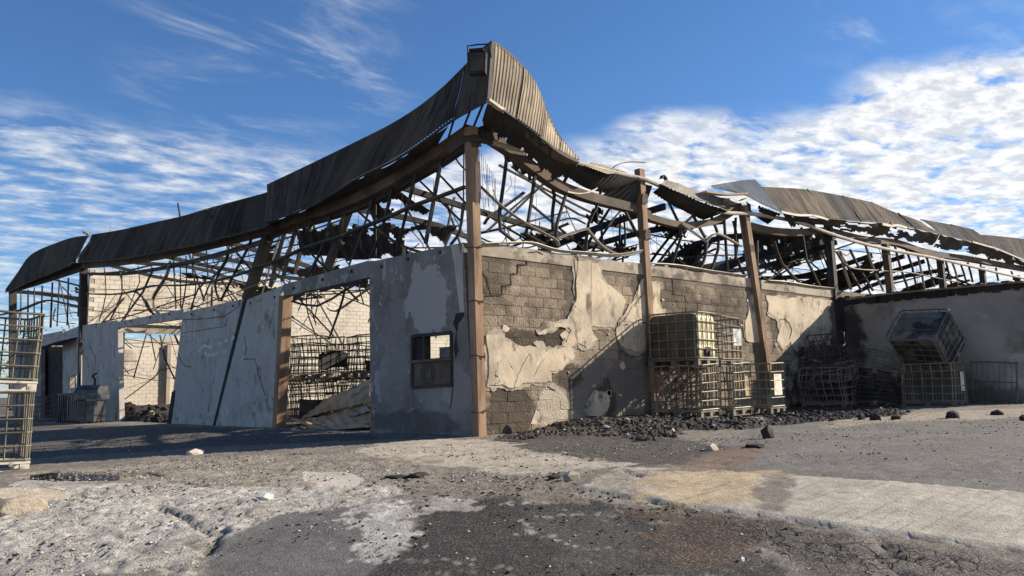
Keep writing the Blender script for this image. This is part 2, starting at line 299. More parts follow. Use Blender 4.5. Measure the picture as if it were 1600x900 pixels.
def smooth(pts, n=6):
    P = [Vector(p) for p in pts]
    if len(P) < 3: return P
    out = []
    for i in range(len(P)-1):
        p0 = P[max(i-1,0)]; p1 = P[i]; p2 = P[i+1]; p3 = P[min(i+2,len(P)-1)]
        for k in range(n):
            t = k/n
            out.append(.5*((2*p1)+(p2-p0)*t+(2*p0-5*p1+4*p2-p3)*t*t+(3*p1-p0-3*p2+p3)*t*t*t))
    out.append(P[-1]); return out
def jag(poly, amp=.03, step=.05):
    """fractal ragged outline"""
    def sub(a, b, am):
        d = math.hypot(b[0]-a[0], b[1]-a[1])
        if d < step: return [a]
        k = random.uniform(-1,1)*am*min(1, d/.5)*1.0
        nx, ny = -(b[1]-a[1])/d, (b[0]-a[0])/d
        m = ((a[0]+b[0])/2+nx*k, (a[1]+b[1])/2+ny*k)
        return sub(a, m, am*.75)+sub(m, b, am*.75)
    out = []
    for i in range(len(poly)): out += sub(poly[i], poly[(i+1)%len(poly)], amp)
    return out
def inpoly(p, poly):
    x, y = p; c = False; n = len(poly)
    for i in range(n):
        x0,y0 = poly[i]; x1,y1 = poly[i-1]
        if (y0>y) != (y1>y) and x < (x1-x0)*(y-y0)/(y1-y0)+x0: c = not c
    return c
def gz(x, y):
    t = 0.672*(x+9.43)+0.74*(y+11.41); u = min(max((t-2)/7.,0),1); s = 1-u*u*(3-2*u)
    yy = max(y,0); return (0.0145*x if x > 0 else 0.025*x)*(min(1,40/(abs(x)+20)*1.2) if abs(x) > 28 else 1)-0.004*min(yy,30)-0.40*s

# ------------------------------------------------------------------ value noise in numpy
_tab = RNG.random((256,256))
def vnoise(x, y):
    xi = np.floor(x).astype(int); yi = np.floor(y).astype(int); fx = x-xi; fy = y-yi
    fx = fx*fx*(3-2*fx); fy = fy*fy*(3-2*fy)
    a = _tab[xi&255, yi&255]; b = _tab[(xi+1)&255, yi&255]; c = _tab[xi&255, (yi+1)&255]; d = _tab[(xi+1)&255, (yi+1)&255]
    return (a*(1-fx)+b*fx)*(1-fy)+(c*(1-fx)+d*fx)*fy
def fbm(x, y, o=5, g=.5):
    s = 0; a = 1; n = 0
    for i in range(o): s = s+a*vnoise(x*2**i+17.3*i, y*2**i+9.1*i); n += a; a *= g
    return s/n
def gz_np(x, y):
    t = 0.672*(x+9.43)+0.74*(y+11.41); u = np.clip((t-2)/7.,0,1); s = 1-u*u*(3-2*u)
    k = np.where(np.abs(x) > 28, np.minimum(1, 48/(np.abs(x)+20)), 1)
    return np.where(x > 0, .0145*x, .025*x)*k-.004*np.clip(y,0,30)-.40*s
def polydist(X, Y, poly):
    """signed distance, positive inside"""
    d2 = np.full(X.shape, 1e9); ins = np.zeros(X.shape, bool); n = len(poly)
    for i in range(n):
        ax, ay = poly[i-1]; bx, by = poly[i]; ex, ey = bx-ax, by-ay
        L2 = ex*ex+ey*ey+1e-9
        t = np.clip(((X-ax)*ex+(Y-ay)*ey)/L2, 0, 1)
        d2 = np.minimum(d2, (X-ax-t*ex)**2+(Y-ay-t*ey)**2)
        c = ((ay > Y) != (by > Y)) & (X < (bx-ax)*(Y-ay)/(by-ay+1e-12)+ax)
        ins ^= c
    return np.where(ins, 1, -1)*np.sqrt(d2)
def ss_np(v, lo, hi):
    t = np.clip((v-lo)/(hi-lo), 0, 1); return t*t*(3-2*t)

# ------------------------------------------------------------------ ground
# zones: outline on the ground, albedo, grit (0 smooth .. 1 crusty), edge softness, raggedness, opacity
ZONES = [
 ([(0.87,-4.42),(5.11,-2.75),(9.41,-6.19),(-1.52,-9.25),(-1.95,-7.59),(-2.00,-6.88),(-2.15,-6.14),(-1.34,-5.37)], (.155,.148,.138), .35, .25, .25, 1),
 ([(6.33,-3.18),(9.93,-4.58),(11.83,-5.54),(7.88,-6.61),(6.63,-5.06),(4.16,-4.54)], (.34,.29,.23), .3, .3, .4, .8),
 ([(-0.65,-1.00),(1.11,-0.22),(1.89,-2.16),(0.75,-4.17),(0.12,-5.23),(-1.69,-5.81),(-2.12,-5.28),(-1.59,-3.92),(-1.38,-2.84)], (.055,.049,.043), .5, .25, .3, .95),
 ([(-1.40,0.90),(-0.31,-0.60),(-1.09,-2.12),(-1.59,-3.92),(-2.11,-5.03),(-3.09,-5.15),(-3.53,-4.40),(-3.27,-2.27),(-3.25,-0.57)], (.46,.41,.335), .45, .2, .5, .9),
 ([(-7.50,-0.79),(-6.88,0.40),(-5.28,-0.49),(-4.36,-2.51),(-4.75,-4.69),(-5.13,-5.23),(-5.76,-4.75),(-6.84,-5.01),(-7.20,-5.91),(-8.39,-4.55),(-8.01,-1.84)], (.56,.545,.50), 1.0, .3, .5, .95),
 ([(-6.67,1.36),(-4.58,1.39),(-2.93,0.00),(-3.19,-2.73),(-4.03,-4.36),(-4.90,-3.98),(-5.93,-2.20),(-6.90,-0.64)], (.31,.275,.23), .9, .3, .5, .9),
 ([(-6.84,-5.01),(-6.12,-4.49),(-5.40,-4.80),(-5.41,-5.63),(-5.70,-6.37),(-6.37,-6.86),(-7.29,-5.81)], (.115,.115,.115), .3, .1, .25, .95),
 ([(-4.40,-1.79),(-4.16,-2.48),(-4.51,-3.58),(-4.85,-3.90),(-5.14,-3.62),(-4.85,-2.80)], (.48,.44,.38), .15, .06, .08, .9),
 ([(-5.21,-5.44),(-4.27,-5.46),(-4.00,-6.20),(-3.99,-7.00),(-4.19,-7.87),(-4.36,-8.61),(-4.74,-8.81),(-6.57,-6.72),(-6.00,-6.48)], (.026,.024,.022), .3, .15, .3, .97),
 ([(-4.60,-6.40),(-4.15,-6.79),(-4.44,-7.36),(-5.30,-7.99),(-5.62,-7.62),(-5.20,-6.96)], (.08,.074,.068), .4, .25, .4, .5),
 ([(-3.76,-4.01),(-3.16,-5.03),(-3.31,-5.90),(-4.04,-6.24),(-4.33,-5.53),(-4.42,-4.86)], (.22,.19,.155), .8, .2, .4, .7),
 ([(-3.96,-7.99),(-3.63,-8.87),(-3.37,-9.72),(-3.83,-9.84),(-4.79,-8.75),(-4.52,-8.42)], (.17,.155,.138), .7, .15, .2, 1),
 ([(-3.74,-7.51),(-3.66,-7.97),(-3.67,-8.49),(-4.00,-8.86),(-4.51,-9.01),(-4.58,-8.72),(-4.18,-8.17)], (.06,.054,.048), .6, .2, .3, .8),
 ([(-3.65,-5.88),(-2.39,-5.27),(-2.13,-6.16),(-2.04,-6.90),(-1.92,-7.64),(-1.52,-9.25),(-3.23,-9.68),(-3.38,-9.12),(-3.49,-8.35),(-3.56,-7.86),(-3.71,-6.98)], (.45,.41,.345), .25, .05, .04, 1),
 ([(-3.65,-5.88),(-2.52,-5.39),(-2.38,-6.14),(-3.44,-6.49),(-3.83,-6.51)], (.30,.27,.225), .6, .15, .3, .8),
 ([(-2.89,-6.12),(-2.13,-6.36),(-2.04,-6.97),(-3.26,-7.63),(-3.62,-7.25),(-3.62,-6.78)], (.46,.35,.20), .25, .25, .4, .75),
 ([(-2.41,-6.08),(-0.44,-5.21),(0.74,-5.14),(0.35,-5.66),(-1.90,-6.36),(-2.31,-6.41)], (.17,.115,.08), .4, .15, .3, .85),
 ([(-2.20,-7.00),(-2.05,-7.08),(-2.63,-7.57),(-3.41,-7.92),(-3.53,-7.76)], (.20,.175,.15), .4, .12, .2, .9),
 ([(-4.02,-6.95),(-3.75,-7.15),(-3.70,-7.83),(-4.43,-8.32),(-5.02,-8.32),(-5.28,-8.02),(-4.70,-7.56)], (.075,.045,.026), .5, .25, .35, .9),
 ([(-3.96,-7.42),(-3.84,-7.81),(-4.21,-8.14),(-4.65,-8.07),(-4.61,-7.66)], (.040,.023,.014), .5, .2, .3, .9),
 ([(-5.44,-4.53),(-4.87,-4.85),(-5.22,-5.43),(-5.74,-6.01),(-6.06,-6.23),(-6.01,-5.90),(-5.69,-5.48),(-5.74,-5.00)], (.62,.62,.60), .8, .08, .5, .7),
 ([(-4.75,-5.10),(-4.61,-5.49),(-4.77,-5.86),(-5.01,-5.55)], (.52,.50,.46), .7, .10, .3, .7),
 ([(-3.10,32.44),(-1.08,17.25),(-0.39,6.85),(-0.56,2.65),(-0.67,1.16),(-3.74,3.59),(-6.01,4.46),(-7.00,5.18)], (.085,.075,.064), .7, .3, .5, .95),  # dark dirt before the left facade, darkened further to paint its shadow
]
PUD = [(-7.00,1.25),(-6.47,1.58),(-6.09,0.56),(-5.59,0.06),(-5.67,-0.71),(-6.31,-0.78),(-6.80,-0.20),(-7.07,0.50)]
PUDZ = sum(gz(*p) for p in PUD)/len(PUD)
def build_ground():
    def axis(segs):
        out = []
        for a, b, st in segs: out += list(np.arange(a, b, st))
        return np.array(out)
    xs = axis([(-1500,-300,300),(-300,-60,40),(-60,-20,5),(-20,-11,.35),(-11,1.5,.042),(1.5,8,.075),(8,16,.13),(16,34,.8),(34,60,5),(60,300,40),(300,1501,300)])
    ys = axis([(-1500,-300,300),(-300,-60,40),(-60,-20,5),(-20,-11.5,.35),(-11.5,-1,.042),(-1,5,.085),(5,14,.25),(14,40,1),(40,80,5),(80,300,40),(300,1501,300)])
    X, Y = np.meshgrid(xs, ys, indexing='ij'); sh = X.shape
    col = np.zeros((*sh,4)); col[...,:3] = (.20,.18,.155); col[...,3] = .6
    fl = np.clip(np.minimum(X+.05, Y+.05)*4, 0, 1)[...,None]      # inside the building: burnt floor
    col[...,:3] = col[...,:3]*(1-fl)+np.array((.075,.066,.057))*fl
    w1 = fbm(X*1.1, Y*1.1, 6, .62)-.5; w2 = fbm(X*5+40, Y*5+7, 6, .68)-.5
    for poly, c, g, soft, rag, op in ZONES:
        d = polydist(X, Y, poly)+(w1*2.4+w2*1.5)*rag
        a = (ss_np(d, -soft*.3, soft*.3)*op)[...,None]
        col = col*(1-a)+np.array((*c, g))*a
    # salt-white veins creeping over the tar
    rid = np.abs(fbm(X*1.3+3, Y*1.3+8, 5, .6)-.5)
    zone = ss_np(polydist(X, Y, [(-5.36,-4.28),(-4.34,-5.36),(-3.98,-6.64),(-5.30,-7.99),(-6.11,-7.06),(-6.08,-5.92)])+w1*.8, -.1, .4)
    vein = (ss_np(rid, .012, .002)*zone*.75)[...,None]
    col[...,:3] = col[...,:3]*(1-vein)+np.array((.46,.45,.42))*vein
    mot = (1+(fbm(X*2.3+9, Y*2.3, 6, .62)-.5)*(.45+.7*col[...,3]))[...,None]; col[...,:3] *= mot
    grit = col[...,3]
    Z = gz_np(X, Y)
    near = ((X > -13) & (X < 20) & (Y > -13) & (Y < 9))
    h = (fbm(X*.9, Y*.9, 4)-.5)*.05+(fbm(X*7, Y*7, 3)-.5)*.022*(.25+grit)+(RNG.random(sh)-.5)*(.006+.030*grit**2)
    # kerb-like lip at the near edge of the concrete strip, and the broken asphalt crack below it
    lip = polydist(X, Y, ZONES[13][0]); h = h+np.where(lip > 0, .026*ss_np(lip, 0, .05), 0)
    def crack(pts, wd, dp):
        dd = np.full(sh, 1e9)
        for (ax,ay),(bx,by) in zip(pts[:-1], pts[1:]):
            ex, ey = bx-ax, by-ay; tt = np.clip(((X-ax)*ex+(Y-ay)*ey)/(ex*ex+ey*ey), 0, 1)
            dd = np.minimum(dd, np.hypot(X-ax-tt*ex, Y-ay-tt*ey))
        return -dp*ss_np(dd+w2*.10, wd, wd*.3)
    cr = 0
    for pts, wd, dp in [([(-3.80,-8.03),(-3.81,-8.32),(-3.92,-8.66),(-3.92,-8.87),(-4.12,-9.08),(-4.19,-9.26)], .03, .025), ([(-3.53,-8.70),(-3.84,-8.96),(-3.89,-9.15)], .02, .02),
                        ([(-6.58,-4.63),(-6.79,-4.96),(-6.97,-5.25)], .05, .035), ([(-6.66,-3.24),(-6.66,-3.84),(-6.73,-4.73)], .04, .03), ([(-3.51,-6.39),(-3.75,-7.01),(-3.74,-7.51),(-3.73,-7.99)], .03, .015), ([(-2.86,-6.02),(-1.59,-3.92),(-1.03,-1.76)], .03, .02)]:
        cr = cr+crack(pts, wd, dp)
    h = h+cr; Z = np.where(near, Z+h, Z)
    dk = (1-.6*np.clip(-cr/.04, 0, 1))[...,None]; col[...,:3] *= dk
    pd = polydist(X, Y, PUD)+w2*.12
    wl = ss_np(pd, -.7, -.05); Z = Z*(1-wl)+(PUDZ+.010+h*.35)*wl-.05*ss_np(pd, 0, .12)
    nx, ny = sh; idx = np.arange(nx*ny).reshape(nx, ny)
    q = np.stack([idx[:-1,:-1], idx[1:,:-1], idx[1:,1:], idx[:-1,1:]], -1).reshape(-1,4)
    me = bpy.data.meshes.new('ground'); me.vertices.add(nx*ny); me.vertices.foreach_set('co', np.stack([X,Y,Z],-1).astype(np.float32).ravel())
    me.loops.add(q.size); me.loops.foreach_set('vertex_index', q.ravel().astype(np.int32))
    me.polygons.add(len(q)); me.polygons.foreach_set('loop_start', np.arange(0,q.size,4,dtype=np.int32)); me.polygons.foreach_set('loop_total', np.full(len(q),4,dtype=np.int32))
    me.update(calc_edges=True); me.polygons.foreach_set('use_smooth', np.ones(len(q), bool))
    ck = np.zeros((*sh,4)); ck[...,3] = 1; ck[...,0] = ss_np(polydist(X, Y, [(-3.83,-7.58),(-3.63,-8.06),(-3.62,-8.56),(-3.47,-9.15),(-3.39,-9.73),(-3.83,-9.84),(-4.59,-8.97),(-4.46,-8.48),(-4.35,-7.97)])+w1*.5, -.05, .3)
    ck[...,1] = ss_np(polydist(X, Y, ZONES[13][0])+w2*.05, 0, .1)
    a2 = me.color_attributes.new('cracked', 'FLOAT_COLOR', 'POINT'); a2.data.foreach_set('color', ck.astype(np.float32).ravel())
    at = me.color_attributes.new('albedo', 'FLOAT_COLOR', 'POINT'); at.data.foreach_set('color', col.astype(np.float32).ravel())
    m, t, b = new_mat('scorched_yard')
    a = t.n('ShaderNodeVertexColor', _layer_name='albedo'); v = t.n('ShaderNodeTexCoord').outputs['Object']
    g = a.outputs['Alpha']
    n1 = t.noise(v, 9, 8, .7); n2 = t.noise(v, 55, 6, .7); n3 = t.noise(v, 2.1, 8, .65)
    c = t.mix(t.math('ADD', t.math('MULTIPLY', g, .75), .15, clamp=True), a.outputs['Color'], t.mix(t.ss(n1, .3, .7), (.48,.46,.44), (1.42,1.40,1.36)), 'MULTIPLY')
    c = t.mix(t.math('MULTIPLY', t.ss(n2, .52, .66), t.math('ADD', t.math('MULTIPLY', g, .5), .12)), c, (.60,.57,.52))
    c = t.mix(t.math('MULTIPLY', t.ss(t.noise(v, 38, 6, .7), .57, .68), t.math('ADD', t.math('MULTIPLY', g, .75), .25)), c, (.035,.031,.028))
    c = t.mix(t.math('MULTIPLY', t.ss(t.noise(t.mapping(v, (1,1,1), loc=(9,3,0)), 6.5, 8, .75), .56, .68), t.math('MULTIPLY', g, .6)), c, (.06,.053,.046))
    cm = t.n('ShaderNodeSeparateColor'); t.link(t.n('ShaderNodeVertexColor', _layer_name='cracked').outputs['Color'], cm.inputs[0])
    nz = t.n('ShaderNodeTexNoise'); t.link(v, nz.inputs['Vector']); nz.inputs['Scale'].default_value = 7; nz.inputs['Detail'].default_value = 5
    vd = t.vmath('ADD', v, t.vmath('MULTIPLY', t.vmath('SUBTRACT', nz.outputs['Color'], (.5,.5,.5)), (.12,.12,.12)))
    ang = t.noise(t.mapping(v, (1.2,22,1), (0,0,R_(38))), 1.0, 6, .65)       # broom marks and scrapes in the concrete strip
    c = t.mix(t.math('MULTIPLY', t.ss(ang, .52, .66), t.math('MULTIPLY', cm.outputs[1], .55)), c, (.20,.175,.145))
    c = t.mix(t.math('MULTIPLY', t.ss(ang, .40, .30), t.math('MULTIPLY', cm.outputs[1], .5)), c, (.62,.58,.50))
    ckl = t.math('MULTIPLY', t.math('MAXIMUM', t.ss(t.voro(vd, 5.2, 'DISTANCE_TO_EDGE'), .05, .015), t.math('MULTIPLY', t.ss(t.voro(vd, 12, 'DISTANCE_TO_EDGE'), .06, .02), t.ss(t.noise(v, 1.5, 3), .48, .58))), cm.outputs[0])
    c = t.mix(t.math('MULTIPLY', ckl, .85), c, (.02,.018,.016))
    c = t.mix(t.math('MULTIPLY', t.ss(t.noise(v, 120, 4, .7), .56, .64), t.math('ADD', t.math('MULTIPLY', g, .5), .1)), c, (.66,.63,.58))
    t.link(c, b.inputs['Base Color']); bw = t.n('ShaderNodeRGBToBW'); t.link(a.outputs['Color'], bw.inputs[0])
    t.val(b.inputs['Roughness'], t.math('ADD', .74, t.math('MULTIPLY', t.ss(bw.outputs[0], .03, .10), .20))); b.inputs['Specular IOR Level'].default_value = .22
    hh = t.math('ADD', t.math('MULTIPLY', n2, t.math('ADD', t.math('MULTIPLY', g, .9), .22)), t.math('MULTIPLY', n1, t.math('ADD', g, .2)))
    hh = t.math('SUBTRACT', hh, t.math('MULTIPLY', ckl, 1.2))
    bump(t, b, hh, 1.0, .034)
    o = link('ground', me, m); o['kind'] = 'structure'
    return o
build_ground()

# ------------------------------------------------------------------ the burnt warehouse
tag(BH, 'fire gutted warehouse with sagging corrugated roof edge and exposed bent steel frame', 'warehouse')
def part(mb, name, m, parent=BH, smooth=False): return mb.build(name, MAT[m], parent, smooth)
WT = 3.56
# --- right facade: mortar core, ring beam, individual blocks, plaster still sticking on
core = part(MB().box((.12,.003,-.3),(13.95,.20,WT-.26)), 'wall', 'mortar')
BAYS = [(.12,4.86),(5.06,9.36),(9.78,13.93)]
for x0, x1 in BAYS:
    top = [(x0+(x1-x0)*i/14., WT-.02+random.uniform(-.02,.025)) for i in range(15)]
    part(MB().prism([(x0,WT-.26),(x1,WT-.26)]+top[::-1], 'y', -.015, .20), 'ring_beam', 'ring', core)
P_PL = [
 [(0.21,1.82),(0.61,1.85),(0.67,1.72),(1.49,1.63),(1.43,1.68),(1.58,1.70),(1.73,1.53),(1.92,1.60),(2.18,1.62),(2.41,1.67),(2.50,1.58),(2.53,1.44),(2.16,1.21),(1.84,1.17),(1.87,0.97),(1.53,0.94),(1.11,0.94),(0.81,0.85),(0.59,0.92),(0.20,0.89)],
 [(2.62,3.43),(3.35,3.43),(3.42,3.18),(3.62,3.00),(4.21,2.69),(4.02,2.34),(3.94,2.29),(3.80,2.08),(3.57,2.07),(3.07,2.08),(3.12,1.92),(3.27,1.81),(2.91,1.64),(2.64,1.72),(2.52,1.66),(2.18,1.66),(2.33,1.74),(2.47,1.97),(2.39,2.04),(2.20,2.04),(1.81,1.91),(1.56,1.86),(1.50,1.90),(1.94,2.07),(2.36,2.20),(2.65,2.61),(2.64,3.22)],
 [(4.89,3.25),(4.89,2.25),(4.17,2.22),(3.93,2.11),(4.02,2.29),(4.34,2.60),(4.59,2.82)],
 [(3.93,2.14),(4.87,2.21),(4.83,1.62),(4.13,1.64),(3.92,1.80),(3.86,2.04)],
 [(2.91,0.22),(2.85,0.34),(3.15,0.75),(3.50,0.69),(3.56,0.55),(3.48,0.34),(3.19,0.19)],
 [(9.05,2.62),(8.88,2.41),(8.89,1.92),(9.46,1.90),(9.67,1.79),(9.68,1.37),(9.69,2.33),(9.50,3.14),(9.19,3.09)],
 [(5.13,3.17),(5.44,3.16),(5.31,2.74),(5.53,2.46),(5.08,2.41)],
 [(9.97,3.14),(10.11,2.92),(10.02,2.71),(10.27,2.62),(10.55,2.51),(10.54,2.16),(10.39,1.97),(10.65,1.74),(11.08,1.95),(11.47,1.75),(12.05,1.85),(12.14,1.49),(12.83,1.39),(13.34,0.95),(13.67,0.83),(14.02,3.22),(11.79,3.17)],
 [(11.08,1.38),(11.79,1.49),(11.93,0.96),(12.77,0.70),(12.50,0.31),(11.08,0.27),(10.81,0.79)],
]
for i, pl in enumerate(P_PL):
    mb = MB().prism(jag(pl, .06, .035), 'y', -.030+.0031*(i%4), .0135)
    o = part(mb, 'plaster_patch', 'plaster', core)
    ar_ = sum(pl[k-1][0]*pl[k][1]-pl[k][0]*pl[k-1][1] for k in range(len(pl))); sg = 1 if ar_ > 0 else -1; und = []
    for k, q in enumerate(pl):                                   # thinner undercoat showing round the broken edge
        a_, b_ = pl[k-1], pl[(k+1)%len(pl)]; dx, dz = b_[0]-a_[0], b_[1]-a_[1]; l = math.hypot(dx,dz)+1e-6; w_ = random.uniform(-.02,.11)
        und.append((q[0]+sg*dz/l*w_, q[1]-sg*dx/l*w_))
    part(MB().prism(jag(und, .10, .035), 'y', -.0145-.0012*(i%4), .0125), 'render_undercoat', 'ring', core)
fr_ = random.Random(17); nfl = 0
while nfl < 34:                                                # small crusts of render still stuck to the blocks round the big patches
    pl = fr_.choice(P_PL); q = fr_.choice(pl); x, z = q[0]+fr_.gauss(0,.16), q[1]+fr_.gauss(0,.13)
    if not (.3 < x < 13.7 and .3 < z < WT-.4) or any(inpoly((x,z), p) for p in P_PL) or any(abs(x-c) < .25 for c in (9.6,)) or 4.2 < x < 5.5: continue
    n = fr_.randint(5,8); r = fr_.uniform(.02,.09); a0 = fr_.uniform(0,6)
    part(MB().prism(jag([(x+r*fr_.uniform(.5,1.4)*math.cos(a0+2*math.pi*k/n)*1.3, z+r*fr_.uniform(.5,1.3)*math.sin(a0+2*math.pi*k/n)) for k in range(n)], .05, .03), 'y', -.020, .012), 'plaster_crust', 'plaster' if fr_.random() < .6 else 'ring', core); nfl += 1
# blocks: 0.40 x 0.20 running bond, only where no plaster hides them
def block_mesh(nm, seed):
    rr = random.Random(seed); b = MB(); L_, H_ = .388, .186; j = lambda a=.004: rr.uniform(-a, a)
    fr = [(-L_/2+.004+j(.004),0+j(),-H_/2+.002+j(.004)),(j(.03),-.003+j(),-H_/2+.002+j()),(L_/2-.004+j(.004),j(),-H_/2+.002+j(.004)),(L_/2-.001,j(),j(.03)),(L_/2-.004+j(.005),j(),H_/2-.002+j(.004)),(j(.03),-.003+j(),H_/2-.002),(-L_/2+.004+j(.005),j(),H_/2-.002),(-L_/2+.001,j(),j(.03))]
    bk = [(x*1.02,.022,z*1.05) for x,y,z in fr]; c = (j(.05),-.006+j(),j(.03))
    n = 8; fs = []
    for i in range(n): k = (i+1)%n; fs += [(i,k,2*n),(i,n+i,n+k,k)]
    return b.add(fr+bk+[c], fs).mesh(nm)
BM = [block_mesh('concrete_block', s) for s in range(5)]
for m_ in BM: m_.materials.append(MAT['block'])
cand = []
for bi, (x0, x1) in enumerate(BAYS):
    for r in range(17):
        z = -.0+.1+r*.2+.0
        if z > WT-.34: continue
        x = x0+(.2 if r%2 else .0)-.0
        xs_ = [x0+.1] if r%2 else []
        k = x0+(.2 if r%2 else 0)+.2
        while k < x1-.19: xs_.append(k); k += .4
        for xc in xs_:
            half = (r%2 and xc == x0+.1)
            pts = [(xc+dx,z+dz) for dx in (-.16,0,.16) for dz in (-.08,0,.08)]
            if any(all(inpoly(p, pl) for p in pts) for pl in P_PL): continue
            gone = random.random() < .012
            if not gone: cand.append((xc, z, half))
cand.sort(key=lambda c: (c[0]+9.4)**2)
stuff = MB()
for i, (xc, z, half) in enumerate(cand):
    dy = random.uniform(-.004,.004)
    if i < 295:
        o = link('concrete_block', random.choice(BM), None, core); o.location = (xc, dy, z+random.uniform(-.003,.003))
        o.scale = (.5 if half else 1, random.uniform(.5,1.2), 1); o.rotation_euler = (random.uniform(-.02,.02), 0, random.uniform(-.012,.012))
    else:
        me = random.choice(BM)
        stuff.add([(v.co.x*(.5 if half else 1)+xc, v.co.y+dy, v.co.z+z) for v in me.vertices], [tuple(p.vertices) for p in me.polygons])
if stuff.v: o = part(stuff, 'block_courses', 'block', core); o['kind'] = 'stuff'
# right facade beyond the annexe and the other walls of the shell
part(MB().box((13.96,.0,-.3),(34,.20,WT-.02)), 'wall', 'mortar')
# stepped settlement cracks
def crackline(pts, w=.014, y=-.012, amp=.02, axis='y', par=None):
    P = []
    for a, b in zip(pts[:-1], pts[1:]):
        n = max(1, int(math.hypot(b[0]-a[0], b[1]-a[1])/.06))
        P += [(a[0]+(b[0]-a[0])*k/n+random.uniform(-amp,amp)*.5, a[1]+(b[1]-a[1])*k/n+random.uniform(-amp,amp)*.5) for k in range(n)]
    P.append(pts[-1]); up_, dn = [], []
    for i, p in enumerate(P):
        ww = w*random.uniform(.3,1.0)*(1 if 0 < i < len(P)-1 else .2); q = P[min(i+1,len(P)-1)]; r_ = P[max(i-1,0)]
        dx, dz = q[0]-r_[0], q[1]-r_[1]; l = math.hypot(dx,dz)+1e-6; up_.append((p[0]-dz/l*ww, p[1]+dx/l*ww)); dn.append((p[0]+dz/l*ww, p[1]-dx/l*ww))
    return part(MB().prism(up_+dn[::-1], axis, y, y+.009), 'crack', 'char', par or core)
crackline([(1.30,3.45),(1.29,3.22),(1.06,3.20),(1.05,3.02),(0.87,3.01),(0.86,2.79),(0.64,2.76),(0.61,2.58),(0.21,2.55)], .020)
crackline([(0.15,3.01),(0.26,2.89),(0.29,2.75),(0.38,2.56)]); crackline([(1.30,3.45),(1.56,3.50),(1.74,3.46)], .018, -.02)
crackline([(0.87,0.85),(0.95,1.04),(1.05,1.22),(1.29,1.49)], .006, -.034, .03); crackline([(1.39,1.04),(1.49,1.22),(1.70,1.41)], .005, -.034, .03); crackline([(3.13,3.43),(3.10,2.89),(3.07,2.35),(3.06,2.13)], .004, -.030, .008)
crackline([(3.05,0.27),(2.92,0.44),(2.97,0.66),(3.15,0.81)], .010, -.012, .03); crackline([(4.89,3.25),(4.80,2.86),(4.61,2.70),(4.38,2.55),(4.22,2.33),(4.00,2.18),(3.86,2.08)], .009, -.030)
crackline([(2.62,3.52),(2.73,3.50),(2.69,3.26),(2.64,2.99),(2.64,2.62)], .010, -.030); crackline([(0.18,1.57),(1.53,1.56)], .006); crackline([(5.18,2.76),(6.89,2.77),(8.83,2.77)], .007); crackline([(5.93,3.45),(5.95,2.93),(6.39,2.92),(6.41,2.50)], .010)
crackline([(10.55,2.51),(10.82,2.56),(11.07,2.44),(11.19,2.25),(11.02,2.00)], .008, -.034)
# coping flashing peeled along the wall head
for pts in ([[(0.169,-0.050,3.525),(0.874,-0.050,3.611),(1.415,-0.050,3.655),(2.087,-0.050,3.581),(3.036,-0.050,3.606),(3.892,-0.050,3.645),(4.909,-0.050,3.842)], [(5.054,-0.030,3.581),(6.152,-0.030,3.616),(7.445,-0.030,3.582),(9.010,-0.030,3.574)], [(10.043,-0.040,3.548),(11.068,-0.040,3.569),(12.483,-0.040,3.540),(13.868,-0.040,3.556)]]):
    part(MB().sweep(smooth(pts, 6), rect(.09,.018), twist=.9), 'bent_flashing', 'paleflash')

# --- left facade: stucco panels with two doorways
def lpanel(poly, m, x0=0.0, x1=.18, name='wall_panel', par=BH): return part(MB().prism(poly, 'x', x0, x1), name, m, par)
A = [(3.62,3.63),(3.56,-0.04),(0.11,-0.03),(0.35,3.58)]
Wn = [(2.00,1.92),(2.01,0.90),(0.73,0.93),(0.73,1.91)]
def lerp2(a, b, t): return (a[0]+(b[0]-a[0])*t, a[1]+(b[1]-a[1])*t)
# panel with a window hole: four butted pieces
mb = MB()
def at_y(p, q, y): t = (y-p[0])/(q[0]-p[0]); return (y, p[1]+(q[1]-p[1])*t)
yl, yr = Wn[0][0], Wn[3][0]
TL, TR, BL_, BR = A[0], A[3], A[1], A[2]
mb.prism([TL, BL_, at_y(BL_,BR,yl), at_y(TL,TR,yl)], 'x', 0, .18)
mb.prism([at_y(TL,TR,yr), at_y(BL_,BR,yr), BR, TR], 'x', 0, .18)
mb.prism([at_y(TL,TR,yl), Wn[0], Wn[3], at_y(TL,TR,yr)], 'x', 0, .18)
mb.prism([Wn[1], at_y(BL_,BR,yl), at_y(BL_,BR,yr), Wn[2]], 'x', 0, .18)
pa = part(mb, 'wall_panel', 'stucco_dark')
# top edge and right-hand broken seam of that panel
part(MB().prism(jag([(0.70,3.59),(0.57,2.99),(0.45,2.28),(0.32,2.26),(0.35,3.55)], .01, .08), 'x', -.022, -.001), 'spalled_render', 'stucco', pa)
part(MB().prism(jag([(0.60,2.26),(0.69,2.08),(0.57,1.90),(0.67,1.66),(0.62,1.42),(0.52,1.56),(0.58,1.80),(0.53,2.07),(0.36,2.19),(0.34,2.26)], .03, .04), 'x', -.006, -.001), 'crack', 'char', pa)
wf = MB(); wd = [(2.00,1.92),(2.01,0.90),(0.73,0.93),(0.73,1.91)]
mid = [lerp2(wd[0],wd[1],.50), lerp2(wd[3],wd[2],.50)]
def frame_bar(mb, a, b, w=.05, x0=-.035, x1=.10):
    d = (b[0]-a[0], b[1]-a[1]); l = math.hypot(*d); n = (-d[1]/l*w/2, d[0]/l*w/2)
    mb.prism([(a[0]+n[0],a[1]+n[1]),(b[0]+n[0],b[1]+n[1]),(b[0]-n[0],b[1]-n[1]),(a[0]-n[0],a[1]-n[1])], 'x', x0, x1)
